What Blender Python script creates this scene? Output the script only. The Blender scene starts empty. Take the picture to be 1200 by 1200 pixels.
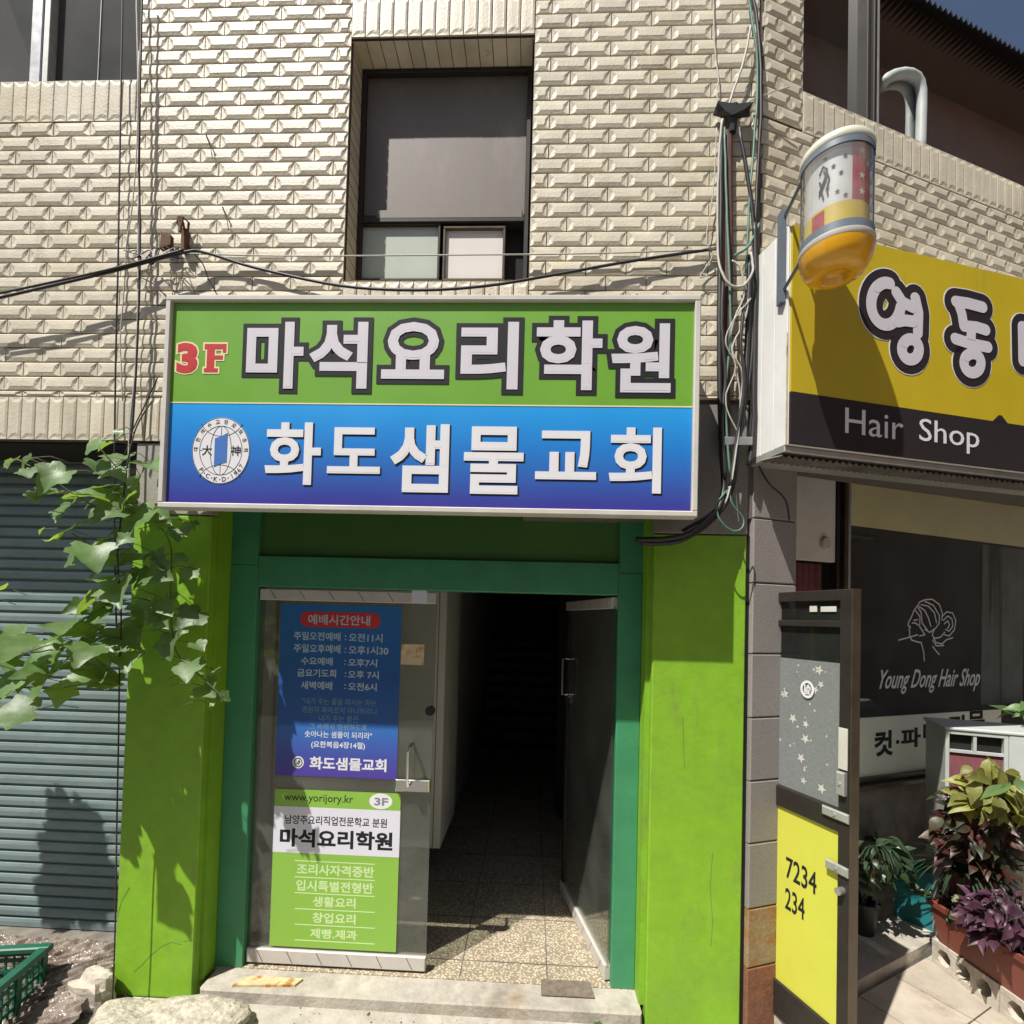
import bpy, bmesh, math, random
from mathutils import Vector, Matrix
from math import sin, cos, tan, pi, radians as R
random.seed(7)
S = bpy.context.scene
C = S.collection
# ---------------------------------------------------------------- camera
F_PX, SH = 600.0, 110.6
cd = bpy.data.cameras.new('camera'); cam = bpy.data.objects.new('camera', cd); C.objects.link(cam)
cd.sensor_width = 36; cd.lens = 18.0; cd.shift_y = SH/1200; cd.clip_start = .05; cd.clip_end = 500
CP = Vector((0, -2.61, 2.0))
CR = Matrix.Rotation(R(2.4), 3, 'Z') @ Matrix.Rotation(R(91.4), 3, 'X') @ Matrix.Rotation(R(1.5), 3, 'Z')
cam.matrix_world = Matrix.Translation(CP) @ CR.to_4x4()
S.camera = cam
# ---------------------------------------------------------------- sky, sun, exposure
SUN = Vector((.95, 1.0, -2.25)).normalized()          # direction the light travels
el = math.asin(-SUN.z); to_sun = -SUN
w = bpy.data.worlds.new('World'); S.world = w; w.use_nodes = True
nt = w.node_tree; bg = nt.nodes['Background']
sky = nt.nodes.new('ShaderNodeTexSky'); sky.sky_type = 'NISHITA'; sky.sun_disc = False
sky.sun_elevation = el; sky.sun_rotation = math.atan2(to_sun.x, to_sun.y)
sky.dust_density = 1.6; sky.air_density = 1.0
nt.links.new(sky.outputs[0], bg.inputs[0]); bg.inputs[1].default_value = .062
sd = bpy.data.lights.new('sun', 'SUN'); sd.energy = 4.7; sd.angle = R(.55); sd.color = (1, .955, .88)
so = bpy.data.objects.new('sun', sd); C.objects.link(so); so.rotation_euler = SUN.to_track_quat('-Z', 'Y').to_euler()
so.location = (-4, -6, 12)
S.view_settings.view_transform = 'Standard'; S.view_settings.look = 'None'
S.view_settings.exposure = .5; S.view_settings.gamma = 1
# ---------------------------------------------------------------- frames and helpers
class Frame:
    def __init__(s, ox, oy, phi):
        s.O = Vector((ox, oy, 0)); s.e = Vector((cos(phi), sin(phi), 0)); s.n = Vector((sin(phi), -cos(phi), 0)); s.phi = phi
    def p(s, a, z, o=0): return s.O + s.e*a + s.n*o + Vector((0, 0, z))
    def at(s, u, v, o=0):                             # survey: where a sight line meets this wall
        r = CR @ Vector(((u-600)/F_PX, (600-v+SH)/F_PX, -1))
        P = s.O + s.n*o
        t = (P-CP).dot(s.n)/r.dot(s.n); q = CP + r*t
        return (q-P).dot(s.e), q.z
    def rect(s, u0, v0, u1, v1, o=0):
        vm, um = (v0+v1)/2, (u0+u1)/2
        return s.at(u0, vm, o)[0], s.at(um, v1, o)[1], s.at(u1, vm, o)[0], s.at(um, v0, o)[1]
FA = Frame(0, 0, 0)
def ground_at(u, v, z=0):
    r = CR @ Vector(((u-600)/F_PX, (600-v+SH)/F_PX, -1)); t = (z-CP.z)/r.z
    return CP + r*t
def at_y(u, v, Y):
    r = CR @ Vector(((u-600)/F_PX, (600-v+SH)/F_PX, -1)); t = (Y-CP.y)/r.y
    return CP + r*t
XC = FA.at(886, 250)[0]                               # corner of the building
TW = Frame(XC, 0, R(20))                              # side wall turned away from the street front

ORG = {}
def build_obj(name, vs, fs, mat, parent=None, loc=None, smooth=False, cols=None, mats=None, fm=None):
    me = bpy.data.meshes.new(name)
    if parent is not None: base = ORG[parent.name]; lo = Vector((0, 0, 0))
    else:
        if loc is None:
            xs = [v[0] for v in vs]; ys = [v[1] for v in vs]; zs = [v[2] for v in vs]
            loc = ((min(xs)+max(xs))/2, (min(ys)+max(ys))/2, min(zs))
        base = Vector(loc); lo = base
    me.from_pydata([tuple(Vector(v)-base) for v in vs], [], fs)
    for m in (mats or [mat]): me.materials.append(m)
    if fm: me.polygons.foreach_set('material_index', fm)
    if smooth: me.polygons.foreach_set('use_smooth', [True]*len(fs))
    if cols:
        ca = me.color_attributes.new('tint', 'FLOAT_COLOR', 'CORNER'); k = 0
        dat = []
        for f, c in zip(fs, cols): dat += [c, c, c, 1]*len(f)
        ca.data.foreach_set('color', dat)
    me.update()
    o = bpy.data.objects.new(name, me); C.objects.link(o)
    if parent is not None: o.parent = parent
    else: o.location = lo
    ORG[o.name] = base
    return o
class MB:
    def __init__(s): s.v = []; s.f = []; s.c = []
    def add(s, vs, fs, c=1.0):
        b = len(s.v); s.v += [Vector(x) for x in vs]; s.f += [tuple(b+i for i in f) for f in fs]; s.c += [c]*len(fs); return s
    def hexa(s, p, c=1.0):                            # 8 points: bottom 4, top 4
        return s.add(p, [(3,2,1,0),(4,5,6,7),(0,1,5,4),(1,2,6,5),(2,3,7,6),(3,0,4,7)], c)
    def box(s, fr, a0, a1, z0, z1, o0, o1, c=1.0):
        if a0 > a1: a0, a1 = a1, a0
        if o0 > o1: o0, o1 = o1, o0
        P = fr.p
        return s.hexa([P(a0,z0,o1),P(a1,z0,o1),P(a1,z0,o0),P(a0,z0,o0),P(a0,z1,o1),P(a1,z1,o1),P(a1,z1,o0),P(a0,z1,o0)], c)
    def bbox(s, fr, a0, a1, z0, z1, o0, o1, b=.006, c=1.0):   # box with bevelled front edges
        if a0 > a1: a0, a1 = a1, a0
        if o0 > o1: o0, o1 = o1, o0
        P = fr.p; m = o1-b
        v = [P(a0,z0,o0),P(a1,z0,o0),P(a1,z1,o0),P(a0,z1,o0),P(a0,z0,m),P(a1,z0,m),P(a1,z1,m),P(a0,z1,m),
             P(a0+b,z0+b,o1),P(a1-b,z0+b,o1),P(a1-b,z1-b,o1),P(a0+b,z1-b,o1)]
        return s.add(v, [(3,2,1,0),(0,1,5,4),(1,2,6,5),(2,3,7,6),(3,0,4,7),(4,5,9,8),(5,6,10,9),(6,7,11,10),(7,4,8,11),(8,9,10,11)], c)
    def tube(s, pts, r, n=7, c=1.0, cap=True, flat=None):
        pts = [Vector(p) for p in pts]; b = len(s.v); N = len(pts); up = None
        rs = r if isinstance(r, (list, tuple)) else [r]*N
        for i, p in enumerate(pts):
            t = (pts[min(i+1, N-1)]-pts[max(i-1, 0)]).normalized()
            if up is None:
                up = Vector((0,0,1)) if abs(t.z) < .9 else Vector((0,-1,0))
            x = t.cross(up).normalized(); y = x.cross(t).normalized(); up = y
            for k in range(n):
                A = 2*pi*k/n; d = x*cos(A)+y*sin(A)
                if flat is not None: d = d - flat[0]*d.dot(flat[0])*(1-flat[1])
                s.v.append(p+d*rs[i])
        for i in range(N-1):
            for k in range(n):
                s.f.append((b+i*n+k, b+i*n+(k+1)%n, b+(i+1)*n+(k+1)%n, b+(i+1)*n+k)); s.c.append(c)
        if cap:
            s.f.append(tuple(b+k for k in range(n))[::-1]); s.f.append(tuple(b+(N-1)*n+k for k in range(n))); s.c += [c, c]
        return s
    def lathe(s, o, prof, n=32, ax=None, sx=1, sy=1, a0=0, c=1.0):     # prof: (r,z)
        b = len(s.v)
        for r, z in prof:
            for k in range(n):
                A = 2*pi*k/n+a0; s.v.append(Vector(o)+Vector((r*cos(A)*sx, r*sin(A)*sy, z)))
        for i in range(len(prof)-1):
            for k in range(n):
                s.f.append((b+i*n+k, b+i*n+(k+1)%n, b+(i+1)*n+(k+1)%n, b+(i+1)*n+k)); s.c.append(c)
        return s
    def poly(s, fr, pts, o0, o1, c=1.0):              # prism from a polygon (a,z) ccw seen from outside
        n = len(pts)
        v = [fr.p(a, z, o1) for a, z in pts]+[fr.p(a, z, o0) for a, z in pts]
        return s.add(v, [tuple(range(n)), tuple(range(2*n-1, n-1, -1))]+[((i+1)%n, i, i+n, (i+1)%n+n) for i in range(n)], c)
    def build(s, name, mat, parent=None, loc=None, smooth=False, tint=False):
        return build_obj(name, s.v, s.f, mat, parent, loc, smooth, s.c if tint else None)
def thing(name, label, cat, loc, group=None, kind=None):
    o = bpy.data.objects.new(name, None); C.objects.link(o); o.location = loc; o.empty_display_size = .2
    ORG[o.name] = Vector(loc); o['label'] = label; o['category'] = cat
    if group: o['group'] = group
    if kind: o['kind'] = kind
    return o
def tag(o, label, cat, group=None, kind=None):
    o['label'] = label; o['category'] = cat
    if group: o['group'] = group
    if kind: o['kind'] = kind
    return o
def struct(o): o['kind'] = 'structure'; return o
# ---------------------------------------------------------------- materials
def srgb(r, g, b):
    f = lambda c: (c/255/12.92) if c <= 10 else ((c/255+.055)/1.055)**2.4
    return (f(r), f(g), f(b), 1)
def mat(name, col, rough=.6, var=.12, scale=6, bump=0, bscale=60, metal=0, spec=.5, col2=None, c2scale=2, c2lo=.5, c2hi=.7, tint=False, trans=0, coat=0, stretch=None, detail=6, stain=None, stain_s=(2.6, 2.6, .55), stain_lo=.66):
    m = bpy.data.materials.new(name); m.use_nodes = True; t = m.node_tree; N = t.nodes; L = t.links
    b = N['Principled BSDF']; b.inputs['Roughness'].default_value = rough; b.inputs['Metallic'].default_value = metal
    b.inputs['Specular IOR Level'].default_value = spec; b.inputs['Coat Weight'].default_value = coat
    tc = N.new('ShaderNodeTexCoord'); src = tc.outputs['Object']
    if stretch:
        mp = N.new('ShaderNodeMapping'); mp.inputs['Scale'].default_value = stretch; L.new(src, mp.inputs[0]); src = mp.outputs[0]
    col = tuple(col[:3])+(1,)
    no = N.new('ShaderNodeTexNoise'); no.inputs['Scale'].default_value = scale; no.inputs['Detail'].default_value = detail; no.inputs['Roughness'].default_value = .65
    L.new(src, no.inputs[0])
    mr = N.new('ShaderNodeMapRange'); mr.inputs[1].default_value = .3; mr.inputs[2].default_value = .7
    mr.inputs[3].default_value = 1-var; mr.inputs[4].default_value = 1+var; L.new(no.outputs[0], mr.inputs[0])
    base = None
    if col2:
        n2 = N.new('ShaderNodeTexNoise'); n2.inputs['Scale'].default_value = c2scale; n2.inputs['Detail'].default_value = 8; n2.inputs['Roughness'].default_value = .7
        L.new(src, n2.inputs[0])
        r2 = N.new('ShaderNodeMapRange'); r2.inputs[1].default_value = c2lo; r2.inputs[2].default_value = c2hi; L.new(n2.outputs[0], r2.inputs[0])
        mx = N.new('ShaderNodeMix'); mx.data_type = 'RGBA'; mx.inputs[6].default_value = col; mx.inputs[7].default_value = tuple(col2[:3])+(1,)
        L.new(r2.outputs[0], mx.inputs[0]); base = mx.outputs[2]
    if stain:                                          # runs and streaks of dirt, longer than wide
        mp2 = N.new('ShaderNodeMapping'); mp2.inputs['Scale'].default_value = stain_s; L.new(tc.outputs['Object'], mp2.inputs[0])
        n3 = N.new('ShaderNodeTexNoise'); n3.inputs['Scale'].default_value = 1.6; n3.inputs['Detail'].default_value = 9; n3.inputs['Roughness'].default_value = .72; L.new(mp2.outputs[0], n3.inputs[0])
        r3 = N.new('ShaderNodeMapRange'); r3.inputs[1].default_value = stain_lo-.06; r3.inputs[2].default_value = stain_lo+.10; r3.inputs[4].default_value = .75; L.new(n3.outputs[0], r3.inputs[0])
        m3 = N.new('ShaderNodeMix'); m3.data_type = 'RGBA'; m3.inputs[6].default_value = col; m3.inputs[7].default_value = tuple(stain[:3])+(1,)
        if base: L.new(base, m3.inputs[6])
        L.new(r3.outputs[0], m3.inputs[0]); base = m3.outputs[2]
    vm = N.new('ShaderNodeVectorMath'); vm.operation = 'SCALE'
    if base: L.new(base, vm.inputs[0])
    else: vm.inputs[0].default_value = col[:3]
    L.new(mr.outputs[0], vm.inputs['Scale']); out = vm.outputs[0]
    if tint:
        at = N.new('ShaderNodeVertexColor'); at.layer_name = 'tint'
        v2 = N.new('ShaderNodeVectorMath'); v2.operation = 'MULTIPLY'; L.new(out, v2.inputs[0]); L.new(at.outputs[0], v2.inputs[1]); out = v2.outputs[0]
    L.new(out, b.inputs['Base Color'])
    # roughness breakup
    rr = N.new('ShaderNodeMapRange'); rr.inputs[3].default_value = max(0, rough-.08); rr.inputs[4].default_value = min(1, rough+.08); L.new(no.outputs[0], rr.inputs[0]); L.new(rr.outputs[0], b.inputs['Roughness'])
    if bump:
        bn = N.new('ShaderNodeTexNoise'); bn.inputs['Scale'].default_value = bscale; bn.inputs['Detail'].default_value = 5; L.new(src, bn.inputs[0])
        bp = N.new('ShaderNodeBump'); bp.inputs['Strength'].default_value = 1; bp.inputs['Distance'].default_value = bump; L.new(bn.outputs[0], bp.inputs['Height']); L.new(bp.outputs[0], b.inputs['Normal'])
    if trans:
        tr = N.new('ShaderNodeBsdfTranslucent'); v3 = N.new('ShaderNodeVectorMath'); v3.operation = 'MULTIPLY'; v3.inputs[1].default_value = (1.6, 1.5, .35)
        L.new(out, v3.inputs[0]); L.new(v3.outputs[0], tr.inputs[0]); ms = N.new('ShaderNodeMixShader'); ms.inputs[0].default_value = trans
        L.new(b.outputs[0], ms.inputs[1]); L.new(tr.outputs[0], ms.inputs[2]); L.new(ms.outputs[0], N['Material Output'].inputs[0])
    return m
def glass_mat(name, tint=(.8, .84, .82), haze=.0, hazecol=(.3, .32, .3), refl=1.0, rough=.02, hscale=3):
    m = bpy.data.materials.new(name); m.use_nodes = True; t = m.node_tree; N = t.nodes; L = t.links
    N.remove(N['Principled BSDF'])
    tr = N.new('ShaderNodeBsdfTransparent'); tr.inputs[0].default_value = tint+(1,)
    gl = N.new('ShaderNodeBsdfGlossy'); gl.inputs['Roughness'].default_value = rough
    df = N.new('ShaderNodeBsdfDiffuse'); df.inputs[0].default_value = hazecol+(1,)
    lw_ = N.new('ShaderNodeLayerWeight'); lw_.inputs[0].default_value = .5
    pw_ = N.new('ShaderNodeMath'); pw_.operation = 'POWER'; pw_.inputs[1].default_value = 5; L.new(lw_.outputs['Facing'], pw_.inputs[0])
    ma_ = N.new('ShaderNodeMath'); ma_.operation = 'MULTIPLY_ADD'; ma_.inputs[1].default_value = .96; ma_.inputs[2].default_value = .04; L.new(pw_.outputs[0], ma_.inputs[0])
    mu = N.new('ShaderNodeMath'); mu.operation = 'MULTIPLY'; mu.inputs[1].default_value = refl; mu.use_clamp = True; L.new(ma_.outputs[0], mu.inputs[0])
    no = N.new('ShaderNodeTexNoise'); no.inputs['Scale'].default_value = hscale; no.inputs['Detail'].default_value = 8
    tc = N.new('ShaderNodeTexCoord'); L.new(tc.outputs['Object'], no.inputs[0])
    mr = N.new('ShaderNodeMapRange'); mr.inputs[1].default_value = .35; mr.inputs[2].default_value = .7; mr.inputs[3].default_value = haze*.6; mr.inputs[4].default_value = min(1, haze*1.5)
    L.new(no.outputs[0], mr.inputs[0])
    m1 = N.new('ShaderNodeMixShader'); L.new(mr.outputs[0], m1.inputs[0]); L.new(tr.outputs[0], m1.inputs[1]); L.new(df.outputs[0], m1.inputs[2])
    m2 = N.new('ShaderNodeMixShader'); L.new(mu.outputs[0], m2.inputs[0]); L.new(m1.outputs[0], m2.inputs[1]); L.new(gl.outputs[0], m2.inputs[2])
    L.new(m2.outputs[0], N['Material Output'].inputs[0])
    return m
def ramp_mat(name, stops, z0, z1, rough=.35):          # printed vertical colour run on a sign face (local z)
    m = mat(name, (1, 1, 1), rough, .03, 3); t = m.node_tree; N = t.nodes; L = t.links
    tc = [n for n in N if n.type == 'TEX_COORD'][0]; sp = N.new('ShaderNodeSeparateXYZ'); L.new(tc.outputs['Object'], sp.inputs[0])
    mr = N.new('ShaderNodeMapRange'); mr.inputs[1].default_value = z0; mr.inputs[2].default_value = z1; L.new(sp.outputs[2], mr.inputs[0])
    cr = N.new('ShaderNodeValToRGB'); L.new(mr.outputs[0], cr.inputs[0])
    e = cr.color_ramp.elements
    e[0].position, e[0].color = stops[0]; e[1].position, e[1].color = stops[-1]
    for p, c in stops[1:-1]: q = e.new(p); q.color = c
    vm = [n for n in N if n.type == 'VECT_MATH'][0]; L.new(cr.outputs[0], vm.inputs[0])
    return m
M = {}
M['tile'] = mat('glazed relief tile', (.61, .555, .43), .5, .12, 7, .0016, 70, col2=(.50, .42, .27), c2scale=1.3, c2lo=.5, c2hi=.72, tint=True, stain=(.30, .17, .05))
M['grout'] = mat('grout', (.12, .105, .085), .9, .25, 30, .002)
M['green'] = mat('lime green paint', (.20, .405, .018), .55, .10, 9, .0020, 22, col2=(.165, .33, .03), c2scale=2.2, c2lo=.5, c2hi=.75, stain=(.19, .24, .05), stain_s=(5, 5, 1.4), stain_lo=.62)
M['olive'] = mat('shop green board', (.055, .16, .035), .5, .08, 4)
M['teal'] = mat('teal green paint', (.045, .235, .11), .5, .12, 6, .0012, 22, stain=(.12, .17, .09), stain_s=(6, 6, 1.5), stain_lo=.64)
M['white'] = mat('white paint', (.72, .72, .69), .45, .08, 5, stain=(.42, .32, .2), stain_s=(6, 6, 1.2), stain_lo=.66)
M['offwhite'] = mat('aged white', (.55, .53, .48), .6, .12, 5, col2=(.4, .3, .18), c2scale=2.5, c2lo=.6, c2hi=.8)
M['alu'] = mat('brushed aluminium', (.55, .55, .53), .35, .1, 20, metal=.8)
M['alu_dull'] = mat('dull aluminium', (.42, .42, .40), .5, .15, 12, metal=.5)
M['chrome'] = mat('polished steel', (.7, .7, .68), .12, .05, 9, metal=1)
M['steel'] = mat('painted bottom rail', (.50, .47, .43), .45, .1, 6)
M['black'] = mat('black rubber', (.015, .015, .016), .5, .3, 10)
M['dark'] = mat('dark brown frame', (.026, .021, .018), .5, .2, 8, spec=.3)
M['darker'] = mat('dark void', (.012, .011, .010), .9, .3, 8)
M['bronze'] = mat('bronze anodised', (.10, .08, .055), .35, .2, 8, metal=.5)
M['board'] = mat('grey brown blank board', (.15, .128, .112), .55, .12, 3, stretch=(1, 1, .5), col2=(.21, .188, .168), c2scale=5, c2lo=.55, c2hi=.8)
M['frost'] = mat('frosted pane', (.42, .47, .40), .35, .06, 3)
M['paper'] = mat('white sheet', (.62, .58, .55), .6, .05, 3)
M['shutter'] = mat('blue grey shutter', (.215, .285, .285), .45, .18, 6, metal=.2, stretch=(1, 1, 3), col2=(.16, .19, .18), c2scale=3, c2lo=.5, c2hi=.75, stain=(.17, .13, .09), stain_s=(5, 5, .8), stain_lo=.66)
M['concrete'] = mat('worn concrete', (.40, .37, .315), .85, .22, 9, .004, 50, stain=(.28, .15, .05), stain_s=(2, 2, 2), stain_lo=.64, col2=(.25, .22, .18), c2scale=4, c2lo=.5, c2hi=.72)
M['concrete_dk'] = mat('dirty concrete', (.19, .17, .145), .9, .3, 7, .004, 40, col2=(.10, .085, .07), c2scale=3, c2lo=.45, c2hi=.65)
M['ground'] = mat('street concrete', (.17, .16, .145), .9, .15, 3, .003, 80, col2=(.12, .11, .10), c2scale=1.5, c2lo=.5, c2hi=.7)
M['paver'] = mat('paver', (.44, .385, .31), .9, .18, 6, .002, 80, col2=(.30, .22, .15), c2scale=5, c2lo=.55, c2hi=.75, tint=True)
M['granite'] = mat('grey granite block', (.255, .235, .215), .8, .2, 160, .002, 220, tint=True, detail=2)
M['granite_rust'] = mat('rust stained granite', (.25, .19, .12), .85, .25, 60, .002, 200, col2=(.26, .13, .04), c2scale=9, c2lo=.4, c2hi=.6, tint=True)
M['brickred'] = mat('worn red base stone', (.20, .085, .045), .85, .25, 30, .003, 60, col2=(.13, .07, .045), c2scale=8, tint=True)
M['boulder'] = mat('pale boulder', (.46, .42, .34), .95, .35, 26, .014, 38, col2=(.33, .29, .21), c2scale=22, c2lo=.5, c2hi=.65)
M['terrazzo'] = None
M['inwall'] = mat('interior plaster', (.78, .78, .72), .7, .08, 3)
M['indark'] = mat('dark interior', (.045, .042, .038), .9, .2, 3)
M['rustpipe'] = mat('rusty pipe', (.105, .042, .03), .75, .3, 20, .001, 100, col2=(.05, .03, .025), c2scale=12)
M['rust'] = mat('rust metal', (.13, .065, .03), .85, .35, 25, .002, 90)
M['rustplate'] = mat('rusty yellow plate', (.56, .45, .26), .7, .2, 20, .001, 80, col2=(.34, .15, .02), c2scale=14, c2lo=.5, c2hi=.62)
M['plate'] = mat('worn steel plate', (.26, .215, .17), .5, .3, 30, metal=.35)
M['wire_w'] = mat('pale cable', (.45, .43, .38), .6, .15, 20)
M['wire_g'] = mat('green wire', (.10, .22, .17), .5, .15, 20)
M['wire_b'] = mat('black cable', (.022, .021, .022), .5, .2, 20)
M['leaf'] = mat('grape leaf', (.15, .25, .095), .42, .22, 14, .001, 120, spec=.6, trans=.5, tint=True)
M['leaf_dk'] = mat('dark strap leaf', (.035, .065, .03), .4, .25, 20, trans=.2, tint=True)
M['leaf_yel'] = mat('yellow green leaf', (.24, .25, .06), .5, .3, 30, trans=.3, tint=True)
M['leaf_pur'] = mat('purple leaf', (.075, .030, .055), .45, .3, 30, trans=.25, tint=True)
M['leaf_pale'] = mat('pale flower', (.6, .6, .48), .6, .1, 30, trans=.3)
M['stem'] = mat('stem', (.10, .11, .045), .7, .3, 20)
M['woody'] = mat('woody stem', (.05, .035, .025), .9, .3, 20, .002)
M['soil'] = mat('soil', (.035, .025, .018), 1, .4, 30, .006, 40)
M['terracotta'] = mat('brown red plastic', (.215, .062, .042), .5, .14, 8, .001, 30)
M['tealplastic'] = mat('teal plastic', (.018, .17, .185), .42, .1, 6)
M['crate'] = mat('green crate plastic', (.012, .10, .06), .42, .2, 10)
M['yellow_sign'] = mat('yellow sign sheet', (.52, .40, .016), .42, .07, 3, stain=(.38, .28, .05), stain_s=(7, 7, .9), stain_lo=.66)
M['sign_black'] = mat('black sign band', (.024, .019, .022), .5, .1, 3, spec=.3)
M['letter'] = mat('lettering silver white', (.60, .58, .63), .45, .03, 3)
M['letterdark'] = mat('lettering charcoal', (.018, .018, .022), .6, .05, 3, spec=.2)
M['letterwhite'] = mat('lettering white', (.72, .72, .74), .45, .03, 3)
M['letterred'] = mat('lettering red', (.50, .02, .02), .45, .05, 3)
M['lettercream'] = mat('lettering cream', (.75, .66, .40), .45, .03, 3)
M['letterblue'] = mat('emblem blue', (.05, .16, .48), .45, .03, 3)
M['pgreen'] = mat('poster green', (.235, .45, .06), .42, .04, 3)
M['pwhite'] = mat('poster white', (.66, .66, .74), .42, .04, 3)
M['pline'] = mat('poster pale green print', (.55, .72, .36), .5, .04, 3)
M['pdim'] = mat('poster faded print', (.16, .27, .34), .5, .04, 3)
M['pred'] = mat('poster red', (.50, .03, .025), .42, .04, 3)
M['maroon'] = mat('maroon cloth', (.22, .07, .085), .85, .25, 12, stretch=(12, 1, 1))
M['curtain'] = mat('grey curtain', (.72, .73, .70), .85, .15, 6)
M['beige_band'] = mat('beige band', (.62, .57, .33), .5, .08, 3)
M['plastic'] = mat('crumpled sheeting', (.26, .215, .185), .3, .35, 14, .003, 60, col2=(.12, .09, .07), c2scale=6, c2lo=.4, c2hi=.6)
M['dome_y'] = mat('amber plastic', (.80, .40, .02), .22, .06, 3, coat=.5)
M['barber_white'] = mat('barber drum white', (.72, .72, .72), .45, .04, 3)
M['barber_red'] = mat('barber drum red', (.45, .02, .05), .45, .04, 3)
M['barber_yel'] = mat('barber drum yellow', (.75, .55, .01), .45, .04, 3)
M['barber_band'] = mat('blue grey band', (.14, .17, .21), .4, .1, 4)
M['cream_cap'] = mat('cream plastic cap', (.66, .68, .56), .4, .08, 3)
M['roofbrown'] = mat('brown metal soffit', (.15, .085, .06), .6, .1, 3)
M['farwall'] = mat('neighbour wall', (.28, .24, .20), .8, .15, 2)
M['box_grey'] = mat('grey cabinet', (.46, .49, .47), .5, .12, 4)
M['cinder'] = mat('cinder block', (.50, .45, .38), .95, .18, 12, .004, 70)
M['g_door'] = glass_mat('door glass', (.80, .82, .78), .15, (.30, .31, .27), 1.1)
M['g_clear'] = glass_mat('clear acrylic', (.93, .94, .93), .16, (.6, .58, .5), 2.4, .06, 9)
M['g_shop'] = glass_mat('shop glass', (.80, .83, .81), .12, (.16, .175, .165), 1.6)
M['g_dark'] = glass_mat('dark door glass', (.4, .42, .41), .5, (.03, .032, .03), .5)
M['g_up'] = glass_mat('upper window glass', (.42, .50, .50), .30, (.0355, .085, .09), 9.5, hscale=2)  # teal diffuse haze stands in for the reflection of a lower building
M['g_grey'] = glass_mat('grey window glass', (.45, .46, .44), .50, (.13, .13, .115), 1.2, hscale=1.5)
def terrazzo():
    m = mat('terrazzo floor', (.33, .29, .22), .6, .12, 8); t = m.node_tree; N = t.nodes; L = t.links
    vm = [n for n in N if n.type == 'VECT_MATH'][0]; tc = [n for n in N if n.type == 'TEX_COORD'][0]
    vo = N.new('ShaderNodeTexVoronoi'); vo.inputs['Scale'].default_value = 75; L.new(tc.outputs['Object'], vo.inputs[0])
    cr = N.new('ShaderNodeValToRGB'); e = cr.color_ramp.elements; e[0].position = .25; e[0].color = (.62, .54, .40, 1); e[1].position = .55; e[1].color = (.28, .235, .165, 1)
    L.new(vo.outputs['Distance'], cr.inputs[0]); L.new(cr.outputs[0], vm.inputs[0]); return m
M['terrazzo'] = terrazzo()
# ---------------------------------------------------------------- lettering
def glyph_raw(body, offset, shear=0, res=3):
    c = bpy.data.curves.new('lettering', 'FONT'); c.body = body; c.offset = offset; c.shear = shear; c.resolution_u = res; c.fill_mode = 'FRONT'
    o = bpy.data.objects.new('lettering', c); C.objects.link(o)
    bpy.context.view_layer.update()
    dg = bpy.context.evaluated_depsgraph_get(); e = o.evaluated_get(dg); me = e.to_mesh()
    v = [(p.co.x, p.co.y) for p in me.vertices]; f = [tuple(q.vertices) for q in me.polygons]
    e.to_mesh_clear(); bpy.data.objects.remove(o); bpy.data.curves.remove(c)
    return v, f
def ext(v): xs = [p[0] for p in v]; ys = [p[1] for p in v]; return min(xs), min(ys), max(xs), max(ys)
def glyph(mb, fr, body, box, o, thick=.0015, offset=0.0, fit=None, dx=0, dz=0, shear=0):
    """letters filling box=(a0,z0,a1,z1), thickened outwards by offset (em) with mitred corners; fit = thickening that defines the box"""
    v, f = glyph_raw(body, 0, shear)
    ft = offset if fit is None else fit
    x0, y0, x1, y1 = ext(v); x0 -= ft; y0 -= ft; x1 += ft; y1 += ft
    a0, z0, a1, z1 = box; sx = (a1-a0)/(x1-x0); sz = (z1-z0)/(y1-y0)
    T = lambda p, oo: fr.p(a0+(p[0]-x0)*sx+dx, z0+(p[1]-y0)*sz+dz, oo)
    ff = []
    for q in f:
        A, B_, D = v[q[0]], v[q[1]], v[q[2]]
        if (B_[0]-A[0])*(D[1]-A[1])-(B_[1]-A[1])*(D[0]-A[0]) < 0: q = q[::-1]
        ff.append(q)
    cnt = {}
    for q in ff:
        for i in range(len(q)):
            k = (q[i], q[(i+1) % len(q)]); cnt.setdefault((min(k), max(k)), []).append(k)
    edges = [l[0] for l in cnt.values() if len(l) == 1]
    top = o+thick; b = len(mb.v)
    mb.v += [T(p, top) for p in v]; mb.f += [tuple(b+i for i in q) for q in ff]; mb.c += [1]*len(ff)
    nrm = {}; nxt = {}; prv = {}
    for i, j in edges:
        dx_, dy_ = v[j][0]-v[i][0], v[j][1]-v[i][1]; L_ = math.hypot(dx_, dy_) or 1e-9
        nrm[(i, j)] = (dy_/L_, -dx_/L_); nxt[i] = j; prv[j] = i
    if offset > 0:
        off = {}
        for i, j in edges:
            n2 = nrm[(i, j)]; n1 = nrm.get((prv.get(i), i), n2)
            d_ = max(.38, 1+n1[0]*n2[0]+n1[1]*n2[1]); off[i] = (v[i][0]+offset*(n1[0]+n2[0])/d_, v[i][1]+offset*(n1[1]+n2[1])/d_)
        for k, (i, j) in enumerate(edges):
            if j not in off: off[j] = v[j]
            tt = top-.00003*(1+k % 17); b = len(mb.v)
            mb.v += [T(v[i], tt), T(off[i], tt), T(off[j], tt), T(v[j], tt), T(off[i], o), T(off[j], o)]
            mb.f += [(b, b+1, b+2, b+3), (b+1, b+4, b+5, b+2)]; mb.c += [1, 1]
    else:
        b2 = len(mb.v); mb.v += [T(p, o) for p in v]
        for i, j in edges: mb.f.append((b+j, b+i, b2+i, b2+j)); mb.c.append(1)
_sk = [0]
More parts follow.
